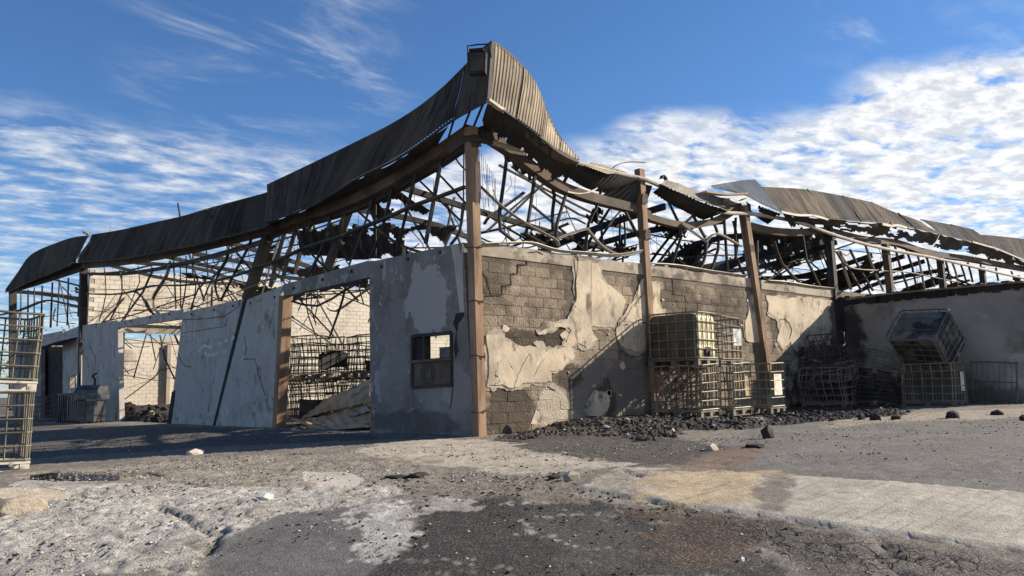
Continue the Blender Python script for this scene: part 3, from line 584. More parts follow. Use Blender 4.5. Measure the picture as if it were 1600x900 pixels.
for a, b, q in ((wd[0],wd[1],0),(wd[1],wd[2],.003),(wd[2],wd[3],0),(wd[3],wd[0],.003),(mid[0],mid[1],.006),(lerp2(wd[0],wd[3],.33),lerp2(mid[0],mid[1],.33),.009)): frame_bar(wf, a, b, .06, -.035-q, .10+q)
wfo = part(wf, 'window_frame', 'sootcol', pa)
lo = [mid[0], wd[1], wd[2], mid[1]]
bp = part(MB().prism(lo, 'x', .0, .05), 'boarded_panel', 'beam', pa)
ring = MB(); cc_ = ((lo[0][0]+lo[2][0])/2+.12, (lo[0][1]+lo[2][1])/2-.02)
for rd in (.10,.145,.19): ring.sweep([(-.002,cc_[0]+rd*1.25*math.cos(a),cc_[1]+rd*math.sin(a)) for a in np.linspace(0,2*math.pi,18)[:-1]], rect(.012,.014), closed=True)
part(ring, 'fan_grille', 'sootcol', pa)
mb_ = lerp2(mid[0],mid[1],.78); part(MB().prism([(mb_[0]+.22,mb_[1]+.03),(mb_[0]-.10,mb_[1]+.03),(mb_[0]-.10,mb_[1]+.24),(mb_[0]+.22,mb_[1]+.24)], 'x', .08, .16), 'meter_box', 'galv', pa)
part(MB().prism([(mid[0][0]+.05,mid[0][1]-.03),(mid[1][0]-.05,mid[1][1]-.03),(mid[1][0]-.05,mid[1][1]+.02),(mid[0][0]+.05,mid[0][1]+.02)], 'x', -.075, -.046), 'window_sill', 'beam', pa)
g1 = lerp2(wd[0],wd[3],.22); part(MB().prism([wd[0],mid[0],lerp2(mid[0],mid[1],.24),g1], 'x', .05, .07), 'sooty_pane', 'sootcol', pa)
def bolts(par, pts):
    for (y, z) in pts: part(MB().prism([(y+.035*math.cos(a), z+.035*math.sin(a)) for a in np.linspace(0,2*math.pi,9)[:-1]], 'x', -.03, -.001), 'tie_plate', 'sootcol', par)
bolts(pa, [(3.11,3.46),(2.14,3.50),(1.06,3.49)])
# lintel over the near doorway, leaning panels, slit plugged by a blackened column
lt = lpanel([(7.72,3.57),(7.64,3.27),(3.64,3.30),(3.64,3.67)], 'stucco_dark', .01, .19, 'lintel'); bolts(lt, [(7.08,3.42),(5.64,3.47),(4.35,3.51)])
pb = lpanel([(9.76,3.38),(11.73,-0.07),(8.14,-0.06),(7.75,3.54)], 'stucco', -.012, .16)
pc = lpanel([(14.51,3.42),(15.45,-0.11),(11.96,-0.07),(10.05,3.43)], 'stucco', .0, .17)
part(MB().prism([(10.07,3.45),(11.99,-0.06),(11.69,-0.07),(9.68,3.41)], 'x', .012, .15), 'dark_seam_column', 'char')  # black fill stands in for the shade inside the slit
bolts(pc, [(13.75,3.30),(12.02,3.29),(10.67,3.29)]); bolts(pb, [(9.55,3.26),(8.10,3.29)])
# spalled lines and paint flakes on the leaning panels
crackline([(14.43,3.19),(12.73,3.08),(11.23,3.04),(10.37,3.23)], .012, -.010, .03, 'x', pc); crackline([(14.84,2.13),(14.55,1.87),(14.11,1.70),(13.74,1.69)], .014, -.010, .03, 'x', pc)
crackline([(9.93,1.75),(9.65,1.76),(9.17,1.74),(8.92,1.25),(8.57,0.78)], .010, -.022, .04, 'x', pb); crackline([(9.88,2.40),(9.74,2.04),(9.81,1.85)], .012, -.022, .04, 'x', pb); crackline([(14.51,2.77),(11.21,2.75),(11.05,3.01)], .007, -.010, .02, 'x', pc)
crackline([(0.71,0.95),(0.75,0.69),(0.81,0.47)], .010, -.010, .03, 'x', pa)
part(MB().prism([(15.56,-0.11),(15.20,0.94),(14.97,0.98),(15.05,0.58),(15.28,-0.11)], 'x', -.03, -.001), 'scorch_strip', 'char', pc)
fl = MB()
for (px, py, r) in [(y, z, 0) for y, z in [(12.97,2.23),(12.77,2.26),(12.58,2.27),(12.38,2.24),(12.19,2.20),(12.61,2.03),(12.32,1.98),(12.04,1.98),(11.81,2.01),(11.59,2.28),(11.10,2.34),(11.31,2.06),(11.17,2.02),(13.11,2.13),(10.67,2.39)]]:
    a0 = random.uniform(0,3); n = 7
    fl.prism([(px+random.uniform(.05,.12)*math.cos(a0+2*math.pi*i/n)*1.3, py+random.uniform(.03,.07)*math.sin(a0+2*math.pi*i/n)) for i in range(n)], 'x', -.004, -.0005)
o = part(fl, 'paint_flakes', 'white', pc); o['kind'] = 'stuff'
# far doorway lintel and far panels
l2 = lpanel([(21.21,3.61),(21.10,3.38),(14.49,3.22),(14.46,3.52)], 'stucco', .005, .175, 'lintel'); bolts(l2, [(19.58,3.51),(17.54,3.49),(15.70,3.46)])
pd = lpanel([(25.88,3.81),(25.36,-0.21),(20.44,-0.21),(21.14,3.67)], 'stucco')
crackline([(24.72,2.89),(23.75,2.34),(23.85,1.83)], .015, -.010, .05, 'x', pd)
pe = MB(); E4 = [(29.03,3.69),(28.35,-0.21),(25.54,-0.21),(26.08,3.83)]; win = [(27.43,1.74),(27.34,1.22),(26.35,1.23),(26.43,1.77)]
pe.prism([E4[0],E4[1],at_y(E4[1],E4[2],win[0][0]),at_y(E4[0],E4[3],win[0][0])], 'x', 0, .18)
pe.prism([at_y(E4[0],E4[3],win[3][0]),at_y(E4[1],E4[2],win[3][0]),E4[2],E4[3]], 'x', 0, .18)
pe.prism([at_y(E4[0],E4[3],win[0][0]),win[0],win[3],at_y(E4[0],E4[3],win[3][0])], 'x', 0, .18)
pe.prism([win[1],at_y(E4[1],E4[2],win[0][0]),at_y(E4[1],E4[2],win[3][0]),win[2]], 'x', 0, .18)
peo = part(pe, 'wall_panel', 'stucco')
lpanel([(36.34,3.88),(36.24,3.45),(28.93,3.11),(29.04,3.78)], 'stucco', .004, .17, 'lintel')
lpanel([(39.39,3.99),(38.34,-0.27),(32.25,-0.21),(33.04,3.69)], 'stucco_dark', .0, .18)
part(MB().prism([(36.24,3.45),(35.36,-0.45),(28.01,-0.31),(28.60,3.07)], 'x', .30, .45), 'wall', 'char')  # black sheet standing in for the deep shade of the recess
part(MB().prism([(29.80,2.43),(29.41,0.28),(28.65,0.29),(29.03,2.43)], 'x', .3, .36), 'door', 'rust')
# canopy of wavy sheet over the dark recess
def compact(mb):
    used = sorted({i for f in mb.f for i in f}); ix = {u: k for k, u in enumerate(used)}
    mb.v = [mb.v[u] for u in used]; mb.uv = [mb.uv[u] for u in used] if mb.uv else []; mb.f = [tuple(ix[i] for i in f) for f in mb.f]; return mb
def biggest(keep):
    """largest connected patch of a grid mask: what burnt loose has fallen away"""
    lab = np.zeros(keep.shape, int); best, bn, k = 0, 0, 0
    for s in zip(*np.nonzero(keep)):
        if lab[s]: continue
        k += 1; st = [s]; lab[s] = k; n = 0
        while st:
            i, j = st.pop(); n += 1
            for a, b in ((i+1,j),(i-1,j),(i,j+1),(i,j-1)):
                if 0 <= a < keep.shape[0] and 0 <= b < keep.shape[1] and keep[a,b] and not lab[a,b]: lab[a,b] = k; st.append((a,b))
        if n > bn: best, bn = k, n
    return lab == best if best else keep
def corr_sheet(c00, c10, c11, c01, nu=40, nv=8, pitch=.18, depth=.035, sag=0.0, holes=0.0, seed=0, edge=0.0):
    """corrugated sheet between four corners, ribs run along v; burnt-out holes and torn edges"""
    c00, c10, c11, c01 = [Vector(c) for c in (c00,c10,c11,c01)]
    mb = MB(); nrm = (c10-c00).cross(c01-c00).normalized(); Lu = ((c10-c00).length+(c11-c01).length)/2
    Lv = ((c01-c00).length+(c11-c10).length)/2
    keep = np.ones((nu, nv), bool)
    if holes or edge:
        I, J = np.meshgrid((np.arange(nu)+.5)/nu*Lu, (np.arange(nv)+.5)/nv*Lv, indexing='ij')
        f = fbm(I*1.1+seed*7.3, J*1.1+seed*3.1, 4, .6)+.12*(vnoise(I*6+seed, J*3)-.5)
        e = np.minimum(np.minimum(I, Lu-I), np.minimum(J, Lv-J))
        keep = (f > holes) & (e > edge*vnoise(I*3+seed, J*3+5))
    keep = biggest(keep)
    for i in range(nu+1):
        for j in range(nv+1):
            u, v = i/nu, j/nv
            p = (c00*(1-u)+c10*u)*(1-v)+(c01*(1-u)+c11*u)*v
            p = p+nrm*(depth*math.sin(2*math.pi*u*Lu/pitch))+Vector((0,0,-sag*(4*u*(1-u))*(.4+.6*4*v*(1-v))))
            p = p+Vector((0,0,.05*(float(vnoise(np.array(u*Lu*1.3+seed*5.), np.array(v*Lv*1.3))))-.025))
            mb.v.append(tuple(p)); mb.uv.append((u*Lu, v*Lv))
    for i in range(nu):
        for j in range(nv):
            if keep[i,j]:
                a = i*(nv+1)+j; mb.f.append((a, a+nv+1, a+nv+2, a+1))
    return compact(mb)
def solid(o, t=.008):
    md = o.modifiers.new('thickness', 'SOLIDIFY'); md.thickness = t; return o
y0, y1 = [(30.37,3.18)][0][0], [(26.58,2.98)][0][0]
part(corr_sheet((-.7,y0,3.0),(-.7,y1,3.05),(.0,y1,3.35),(.0,y0,3.3), 60, 4, .22, .03), 'canopy', 'charsheet')

# --- columns
def column(p0, p1, w, d, m, name='column', ties=0):
    p0, p1 = Vector(p0), Vector(p1)
    o = part(MB().sweep([p0, p0.lerp(p1,.5), p1], rect(w, d), up=(0,1,0)), name, m)
    for k in range(ties):
        c = p0.lerp(p1, .10+.17*k); b = MB()
        h = .012; s = w/2+.012; s2 = d/2+.012; tl = random.uniform(-.03,.03)
        b.sweep([c+Vector((-s,-s2,tl)), c+Vector((s,-s2,-tl)), c+Vector((s,s2,tl)), c+Vector((-s,s2,0))], circ(.008,5), closed=True)
        b.sweep([c+Vector((.02,-s2,-tl)), c+Vector((.05,-s2-.03,-tl+.03)), c+Vector((.09,-s2-.02,-tl-.01))], circ(.008,5))
        part(b, 'tie_wire', 'wire', o)
    return o
cc = column((.035,-.0,-.15),(-.04,.02,5.72), .18, .19, 'rust', ties=4)
cr_ = random.Random(3); b = MB()
for i in range(16):                                            # splintered pale face on the head of the column
    x = -.06+i*.0115; z0 = 4.3+cr_.uniform(-.1,.25); x = -.045+i*.0075; b.sweep([(x+.012,-.085,z0),(x+.008+cr_.uniform(-.006,.006),-.094,4.85),(x+.004,-.085,5.15+cr_.uniform(-.25,.06))], rect(.006,.012))
o = part(b, 'splintered_face', 'palewood', cc); o['kind'] = 'stuff'
column((5.06,-.02,-.1),(4.86,-.02,5.72), .17, .16, 'rust')
column((9.80,-.06,.6),(9.08,-.02,5.45), .19, .2, 'rust', ties=1)
column((13.93,.02,0),(13.78,.02,5.60), .2, .2, 'sootcol')
for x in (18.1,22.6,27.1,31.6): column((x,.02,0),(x-random.uniform(.15,.7),.02,5.3), .2, .2, 'sootcol' if x > 20 else 'beam')
pts = [(0.090,7.970,-0.026),(0.090,7.680,3.292)]; column(pts[0], pts[1], .26, .24, 'rust')
pts = [(0.100,10.021,3.396),(0.100,8.741,5.045)]; column(pts[0], pts[1], .24, .24, 'sootcol')
pts = [(0.080,25.762,-0.218),(0.080,26.414,6.520)]; column(pts[0], pts[1], .28, .24, 'sootcol')
pts = [(0.080,38.888,0.219),(0.080,40.536,6.913)]; column(pts[0], pts[1], .34, .3, 'sootcol')
pts = [(0.200,5.835,3.705),(0.200,4.648,5.234)]; column(pts[0], pts[1], .17, .14, 'steel', 'leaning_post')

# gusset plates with bolt heads where columns meet the eave beams
def gusset(x, z, w, h, y=-.13):
    o = part(MB().prism([(x-w/2,z-h/2),(x+w/2,z-h/2+.03),(x+w/2-.02,z+h/2),(x-w/2+.03,z+h/2)], 'y', y, y+.012), 'gusset_plate', 'sootcol')
    for dx in (-.3,.3):
        for dz in (-.3,.3): part(MB().prism([(x+dx*w+.014*math.cos(a),z+dz*h+.014*math.sin(a)) for a in np.linspace(0,2*math.pi,7)[:-1]], 'y', y-.012, y-.001), 'bolt', 'rust', o)
for x, z in ((-.03,5.42),(4.88,5.02),(9.12,5.15),(13.8,5.15),(4.93,4.2),(9.25,4.3)): gusset(x, z, .22, .24)
# --- eave beams, soffits and gutter pipe
def beam(pts, w, h, m, name='eave_beam', n=6, twist=0, prof=None): return part(MB().sweep(smooth(pts, n), prof or rect(w,h), twist=twist), name, m)
beam([(0.020,0.074,5.683),(0.020,1.014,5.505),(0.020,2.108,5.340),(0.020,3.443,5.168),(0.020,5.233,5.104),(0.020,7.313,5.145),(0.020,8.688,5.097)], .22, .22, 'beam')
beam([(0.020,8.691,5.167),(0.020,11.952,5.302),(0.020,16.220,5.539),(0.020,21.010,5.899),(0.020,26.163,6.400)], .22, .30, 'beam')
beam([(0.020,26.154,6.343),(0.020,30.510,6.464),(0.020,35.623,6.628),(0.020,40.518,6.800)], .22, .3, 'sootcol')
beam([(0.160,0.288,5.537),(0.160,1.202,5.339),(0.160,2.310,5.187),(0.160,3.663,5.029),(0.160,5.478,4.995),(0.160,7.586,5.040),(0.160,8.865,5.001)], .14, .16, 'sootcol')
beam([(0.300,9.158,4.973),(0.300,12.621,5.036),(0.300,16.689,5.167),(0.300,21.910,5.537),(0.300,27.218,6.188)], .1, .12, 'steel')
beam([(0.215,0.100,5.716),(0.927,0.100,5.496),(1.749,0.100,5.168),(2.385,0.100,4.961),(3.359,0.100,4.855),(4.679,0.100,4.806),(5.243,0.100,4.701)], .20, .2, 'beam')
beam([(5.242,0.100,4.671),(6.153,0.100,4.631),(7.056,0.100,4.707),(8.033,0.100,4.956),(8.786,0.100,5.286),(9.102,0.100,5.464)], .18, .15, 'beam')
beam([(9.545,0.120,4.972),(10.501,0.120,4.960),(11.883,0.120,5.062),(13.205,0.120,5.269),(14.041,0.120,5.344)], .2, .2, 'beam')
beam([(14.041,0.120,5.344),(16.121,0.120,5.330),(18.784,0.120,5.482),(21.491,0.120,5.384),(26.005,0.120,5.553),(36.293,0.120,5.783)], .2, .2, 'beam')
beam([(-0.706,-0.130,5.105),(-0.439,-0.130,5.322),(-0.212,-0.130,5.438),(0.049,-0.130,5.452),(0.333,-0.130,5.469)], 0, 0, 'sootcol', 'gutter_pipe', 5, prof=circ(.058,9))
beam([(0.333,-0.130,5.469),(0.770,-0.130,5.451),(1.717,-0.130,5.482),(2.741,-0.130,5.461),(4.070,-0.130,5.458),(5.004,-0.130,5.461),(6.020,-0.130,5.313),(7.165,-0.130,5.160),(7.984,-0.130,5.107),(9.168,-0.130,5.227),(10.114,-0.130,5.279),(11.815,-0.130,5.310),(13.682,-0.130,5.187),(15.768,-0.130,5.112),(18.124,-0.130,5.116),(20.796,-0.130,5.168),(23.833,-0.130,5.177),(27.320,-0.130,5.161),(31.380,-0.130,5.171)], 0, 0, 'pipe', 'gutter_pipe', 5, prof=circ(.052,9))
beam([(2.488,0.020,4.852),(2.874,0.020,4.867),(3.278,0.020,4.996),(3.701,0.020,5.244),(4.199,0.020,5.409)], .08,.03, 'paleflash', 'bent_flashing')
beam([(3.737,-0.200,5.531),(3.956,-0.200,5.654),(4.330,-0.200,5.762),(4.849,-0.200,5.837)], .03,.02, 'steel', 'bent_rod')

# --- corrugated cladding round the eaves: one object per panel
def cladding(bot, top, breaks, m, pitch=.078, depth=.017, overlap=.004, seed=1):
    B, T = smooth(bot, 10), smooth(top, 10); n = len(B)
    Ls = [0]
    for i in range(1, n): Ls.append(Ls[-1]+((B[i]-B[i-1]).length+(T[i]-T[i-1]).length)/2)
    tot = Ls[-1]
    def at(s):
        s = min(max(s,0),tot); i = 0
        while i < n-2 and Ls[i+1] < s: i += 1
        f = (s-Ls[i])/max(Ls[i+1]-Ls[i],1e-6); return B[i].lerp(B[i+1],f), T[i].lerp(T[i+1],f)
    prof = [0,0,1,1]                                             # trapezoidal rib
    br = [0]+[b*tot for b in breaks]+[tot]; out = []
    for k in range(len(br)-1):
        s0, s1 = br[k], min(br[k+1]+.04, tot); nc = max(4, int((s1-s0)/(pitch/4))); nr = 5; mb = MB()
        lift = overlap*(k%2)+random.uniform(0,.024)
        for i in range(nc+1):
            s = s0+(s1-s0)*i/nc; b, t = at(s); b2, _ = at(min(s+.05,tot)); b1, _ = at(max(s-.05,0))
            d = (b2-b1); nn = d.cross(t-b)
            if nn.length < 1e-6: nn = Vector((0,-1,0))
            nn.normalize()
            for j in range(nr+1):
                v = j/nr
                p = b.lerp(t, v)+nn*(depth*prof[int(s/(pitch/4))%4]+lift+.08*(float(vnoise(np.array(s*.9+seed*9), np.array(v*1.5+seed)))-.5)*(1 if 0<j<nr else .3))
                mb.v.append(tuple(p)); mb.uv.append((s, v*(t-b).length))
        for i in range(nc):
            for j in range(nr):
                a = i*(nr+1)+j; mb.f.append((a, a+nr+1, a+nr+2, a+1))
        o = part(mb, 'cladding_panel', m[k%len(m)] if isinstance(m, (list,tuple)) else m); solid(o, .006); out.append(o)
    return out
def trims(bot, top, mt='trim', r=.05):
    beam(top, r, r, mt, 'ridge_trim', 6); beam(bot, r*.7, r*.7, mt, 'drip_trim', 6)
TX = -.08
bA, tA = [(-0.500,39.278,6.535),(-0.500,37.343,6.441),(-0.500,33.734,6.451),(-0.500,29.943,6.388),(-0.500,27.173,6.371),(-0.500,25.269,6.390)], [(-0.080,41.514,6.896),(-0.080,38.712,7.479),(-0.080,35.454,8.089),(-0.080,29.770,7.916),(-0.080,27.063,7.715),(-0.080,25.180,7.484)]
bB, tB = [(-0.500,24.973,6.339),(-0.500,21.163,5.897),(-0.500,17.825,5.597),(-0.500,14.709,5.386),(-0.500,12.563,5.222),(-0.500,10.233,5.119),(-0.500,8.027,5.017),(-0.500,7.446,5.038)], [(-0.080,24.713,7.453),(-0.080,20.808,7.037),(-0.080,17.600,6.756),(-0.080,14.576,6.489),(-0.080,12.635,6.374),(-0.080,10.415,6.219),(-0.080,8.858,6.105),(-0.080,8.286,6.082)]
bC, tC = [(-0.500,7.628,5.117),(-0.500,5.649,5.093),(-0.500,4.322,5.205),(-0.500,3.250,5.346),(-0.500,2.033,5.410),(-0.500,1.039,5.543),(-0.500,0.127,5.726),(-0.500,-0.530,5.803),(-0.500,-1.009,5.834)], [(-0.080,8.482,6.293),(-0.080,5.927,6.334),(-0.080,3.943,6.379),(-0.080,2.710,6.416),(-0.080,1.682,6.514),(-0.080,0.862,6.679),(-0.080,0.292,6.856),(-0.080,-0.288,7.049),(-0.080,-0.675,7.141)]
bD, tD = [(-0.494,-1.020,5.844),(-0.136,-1.000,5.754),(0.218,-0.980,5.658),(0.592,-0.950,5.550),(0.936,-0.930,5.427),(1.334,-0.900,5.310),(1.912,-0.850,5.210)], [(0.052,-0.560,7.217),(0.472,-0.550,7.085),(0.856,-0.520,6.903),(1.189,-0.500,6.632),(1.451,-0.500,6.173),(1.756,-0.550,5.704),(2.111,-0.700,5.304)]
bE, tE = [(7.484,-0.200,5.659),(8.534,-0.400,5.595),(9.367,-0.400,5.478),(10.248,-0.400,5.389)], [(7.507,-0.150,5.705),(9.023,0.300,6.113),(9.814,0.400,6.318),(10.402,0.400,6.420)]
bF, tF = [(10.378,-0.400,5.371),(11.618,-0.400,5.441),(12.883,-0.400,5.526),(15.059,-0.400,5.698),(17.137,-0.400,5.889),(19.167,-0.400,5.956),(21.292,-0.400,5.993)], [(10.613,0.300,6.241),(11.828,0.300,6.378),(13.136,0.300,6.535),(15.384,0.300,6.663),(17.436,0.300,6.738),(19.526,0.300,6.636),(21.501,0.300,6.579)]
bG, tG = [(21.296,-0.420,5.990),(23.848,-0.420,6.027),(26.786,-0.420,6.050)], [(21.468,0.280,6.667),(24.187,0.280,6.800),(26.803,0.280,6.872)]
bH, tH = [(26.768,-0.400,6.025),(29.009,-0.400,6.001),(31.684,-0.400,5.822),(40.973,-0.400,5.952)], [(27.495,0.300,6.764),(30.374,0.300,6.997),(33.500,0.300,7.217),(43.499,0.300,7.859)]
cladding(bA, tA, [.22,.55,.8], 'clad_dark', seed=1); trims(bA, tA)
cladding(bB, tB, [.1,.2,.3,.41,.52,.65,.8], 'clad_dark', seed=2); trims(bB, tB)
cladding(bC, tC, [.12,.24,.36,.47,.58,.68,.78,.90], 'clad_dark', seed=3); trims(bC, tC)
cladding(bD, tD, [.28,.55,.8], 'clad_tan', seed=4); trims(bD, tD)
beam([bC[-1], tC[-1]], .075, .075, 'trim', 'corner_trim')
cladding(bE, tE, [.5], 'clad_blue', seed=5); trims(bE, tE, r=.03)
cladding(bF, tF, [.16,.31,.46,.6,.73,.87], ['clad_tan','clad_tan','clad_grey'], seed=6); trims(bF, tF, 'clad_grey', .03)
cladding(bG, tG, [.5], 'clad_grey', seed=7); trims(bG, tG, 'clad_grey', .03)
cladding(bH, tH, [.3,.6], 'clad_grey', seed=8); trims(bH, tH, 'clad_grey', .03)
# dark seam battens between panels on the right
for i in (2,3,4,5): beam([Vector(bF[i])+Vector((0,-.03,0)), Vector(tF[i])+Vector((0,-.03,.02))], .035, .04, 'trim', 'seam_batten')
# pale flashing torn loose at the corner and along the drip edge
beam([(-0.526,-1.040,5.842),(-0.380,-1.040,5.794),(-0.262,-1.040,5.751),(-0.157,-1.040,5.739)], .10, .05, 'paleflash', 'bent_flashing')
beam([(10.223,-0.450,5.360),(11.064,-0.450,5.380),(11.960,-0.450,5.476),(12.815,-0.450,5.472)], .04, .06, 'paleflash', 'bent_flashing')
beam([(16.435,-0.450,5.775),(17.099,-0.450,5.792),(17.599,-0.450,5.872),(18.299,-0.450,5.869)], .05, .08, 'paleflash', 'bent_flashing')
beam([(24.296,-0.470,6.017),(25.747,-0.470,6.016),(27.214,-0.470,6.006),(30.389,-0.470,5.841)], .05, .06, 'paleflash', 'bent_flashing')
beam([(-0.520,25.108,6.488),(-0.520,24.024,6.736),(-0.520,23.246,6.934)], .07, .02, 'white', 'bent_flashing'); beam([(-0.100,25.908,7.786),(-0.100,25.110,7.525)], .1, .1, 'paleflash', 'bent_rod')
# soffits: charred boards between drip edge and eave beam
def soffit(edge, inner, m='charsheet', holes=0, edgecut=0, seed=3):
    E, I = smooth(edge, 14), smooth(inner, 14); nv = 14; mb = MB(); n = len(E); seed = seed+len(E)*.37+edge[0][0]
    for k in range(n):
        for j in range(nv+1):
            v = j/nv; mb.v.append(tuple(E[k].lerp(I[k], v)+Vector((0,0,-.02+.07*v+.06*(float(vnoise(np.array(k*.3+seed), np.array(v*3)))-.5))))); mb.uv.append((k*.1, v*.5))
    K_, J_ = np.meshgrid(np.arange(n-1), np.arange(nv), indexing='ij')
    keep = (fbm(K_*.13+seed*3, J_*.2+seed, 4, .6) > holes) & (J_/nv < 1.05-holes*1.2+.6*(fbm(K_*.22+seed, K_*0+seed, 4, .6)-.5))
    keep[:,0] = True; keep = biggest(keep)
    for k in range(n-1):
        for j in range(nv):
            if keep[k,j]: a = k*(nv+1)+j; mb.f.append((a, a+nv+1, a+nv+2, a+1))
    solid(part(compact(mb), 'soffit_sheet', m), .012)
soffit(bC[:7], [(0.020,8.691,5.167),(0.020,7.314,5.194),(0.020,5.840,5.181),(0.020,4.655,5.195),(0.020,3.315,5.271),(0.020,2.107,5.408),(0.020,1.223,5.554)])
beam([(-0.007,-0.800,5.742),(0.381,-0.800,5.630),(0.765,-0.800,5.487),(1.094,-0.800,5.352),(1.467,-0.800,5.232),(1.890,-0.800,5.166)], .26, .03, 'beam', 'soffit_board')
_s, _i = smooth(bC[6:], 6), smooth([(0.020,1.223,5.554),(0.020,0.602,5.664),(0.020,0.112,5.705)], 6)
for k in (2,6,10): part(MB().sweep([_s[k], _i[k]+Vector((.2,.1,.05))], rect(.03,.04)), 'eave_strut', 'char')
soffit(bB, [(0.020,26.180,6.512),(0.020,22.630,6.108),(0.020,19.168,5.825),(0.020,16.108,5.632),(0.020,13.853,5.480),(0.020,11.493,5.367),(0.020,9.157,5.241),(0.020,8.732,5.242)])
soffit(bA, [(0.020,40.545,6.910),(0.020,38.604,6.812),(0.020,35.645,6.730),(0.020,31.730,6.668),(0.020,28.850,6.563),(0.020,26.469,6.494)])
soffit(bD, [(0.163,0.000,5.692),(0.479,0.000,5.579),(0.837,0.000,5.469),(1.222,0.000,5.332),(1.654,0.000,5.171),(1.973,0.000,5.037),(2.376,0.000,4.912)], 'charsheet', holes=.22)
soffit(bF, [(11.846,0.100,5.055),(12.972,0.100,5.239),(14.000,0.100,5.337),(15.633,0.100,5.316),(17.726,0.100,5.413),(19.768,0.100,5.399),(21.437,0.100,5.376)], 'charsheet', holes=.36)
soffit(bG, [(21.735,0.100,5.405),(24.560,0.100,5.471),(27.383,0.100,5.514)], 'charsheet', holes=.36)
soffit(bH, [(27.383,0.100,5.514),(29.732,0.100,5.549),(33.228,0.100,5.601),(41.882,0.100,5.872)], 'charsheet', holes=.36)
# wind-torn sheets lying between the two upright runs of cladding
def sheet(q, m, nu=30, nv=6, sag=.1, pitch=.115, depth=.02, holes=0, seed=1, edge=.0, name='torn_roof_sheet'):
    return solid(part(corr_sheet(*q, nu, nv, pitch, depth, sag, holes, seed, edge), name, m), .006)
sheet([(2.731,-0.300,5.394),(3.388,-0.350,5.300),(4.615,0.100,5.625),(3.398,0.100,5.681)], 'clad_tan', sag=.0, depth=.008)
sheet([(2.492,0.100,5.277),(3.780,0.100,5.015),(4.646,-0.200,5.478),(2.666,-0.200,5.432)], 'charsheet', 30, 10, sag=.2)
sheet([(3.744,0.200,4.986),(5.209,0.200,4.759),(5.222,-0.100,5.382),(4.433,-0.100,5.480)], 'charsheet', 30, 10, sag=.15)
sheet([(5.296,-0.300,5.412),(7.852,-0.400,5.075),(9.367,0.200,5.623),(6.117,0.200,5.751)], 'clad_grey', 30, 10, sag=.12, depth=.01)
sheet([(5.471,0.100,5.307),(7.766,0.300,4.940),(8.012,-0.300,5.146),(5.318,-0.300,5.386)], 'charsheet', 40, 10, sag=.15)
beam([(5.412,-0.200,5.556),(5.490,-0.200,5.644),(5.603,-0.200,5.556)], .1, .02, 'trim', 'torn_roof_sheet')
beam([(6.870,-0.350,5.426),(7.686,-0.350,5.482),(8.707,-0.350,5.647)], .16, .04, 'brownsheet', 'bent_flashing')
beam([(7.737,-0.400,5.350),(8.159,-0.400,5.328),(8.612,-0.400,5.490)], .2, .05, 'paleflash', 'bent_flashing')
sheet([(8.774,-0.300,5.515),(10.373,-0.400,5.335),(10.835,0.300,5.226),(9.884,0.300,5.465)], 'charsheet', 24, 6, holes=.42, seed=5)
sheet([(11.395,1.200,5.403),(16.884,1.600,5.988),(22.206,4.200,5.903),(15.506,3.600,4.528)], 'charsheet', 60, 14, sag=.15, holes=.30, seed=9, edge=.2)
# floodlight hanging off the corner
lx, ly, lz = -.62, -.78, 6.32
fb = MB().prism([(-.14,-.25),(.16,-.25),(.16,.18),(-.14,.18)], 'x', -.10, .10)
fl_o = thing('floodlight', 'black burnt floodlight box hanging at the peak of the roof corner', 'floodlight', [(-0.620,-0.892,6.563)][0], (0,0,R_(38)))
b = MB(); b.prism([(-.145,-.23),(.145,-.23),(.16,.16),(-.16,.16)], 'x', -.06, .10); b.box((-.11,-.13,.16),(.13,.13,.20)); part(b, 'housing', 'char', fl_o)
b = MB(); b.prism([(-.12,-.20),(.12,-.20),(.13,.13),(-.13,.13)], 'x', -.075, -.06); part(b, 'glass_front', 'trim', fl_o)
b = MB().sweep([(0,.17,0),(0,.175,.30),(0,0,.31),(0,-.22,.30),(0,-.25,.05)], rect(.022,.022)); b.sweep([(0,.02,.16),(0,-.03,.22),(0,-.12,.19),(0,-.18,.27)], circ(.015,6)); part(b, 'bracket', 'trim', fl_o)

# --- girts, studs and rods of the frame (each its own part)
def stud(pts, w=.11, h=.05, m='steel', name='stud', n=6, twist=0.5):
    n = random.choice((1,2,2,3)) if name != 'girt' else 4                  # buckled at sharp kinks rather than bent evenly
    prof = chan(w*.86, h, .012) if random.random() < .6 else [(-w/2,-h/2),(w/2,-h/2),(w/2,-h/2+.012),(-w/2+.012,-h/2+.012),(-w/2+.012,h/2),(-w/2,h/2)]
    return part(MB().sweep(smooth(pts, n), prof, twist=random.uniform(-twist,twist)), name, m)
def rod(pts, r=.018, m='steel', name='bent_rod', n=5, k=5): return part(MB().sweep(smooth(pts, n), circ(r,k)), name, m)
LS = [[(0.060,1.047,5.455),(0.060,1.625,3.746)], [(0.060,1.892,5.367),(0.060,2.645,3.731)], [(0.060,2.732,5.271),(0.060,3.253,4.206),(0.060,3.712,3.723)], [(0.060,3.505,5.215),(0.060,3.844,4.557),(0.060,4.544,3.671)],
 [(0.060,5.423,5.081),(0.060,5.625,4.420),(0.060,6.393,3.729)], [(0.060,6.226,5.064),(0.060,6.798,4.434),(0.060,7.186,3.791)], [(0.060,7.013,5.051),(0.060,7.410,4.522),(0.060,7.843,3.669)], [(0.060,7.737,4.952),(0.060,8.080,4.416),(0.060,8.533,3.610)],
 [(0.060,0.385,4.316),(0.060,0.512,3.818),(0.060,0.814,3.590)]]
for s in LS: stud(s, .095, .045)
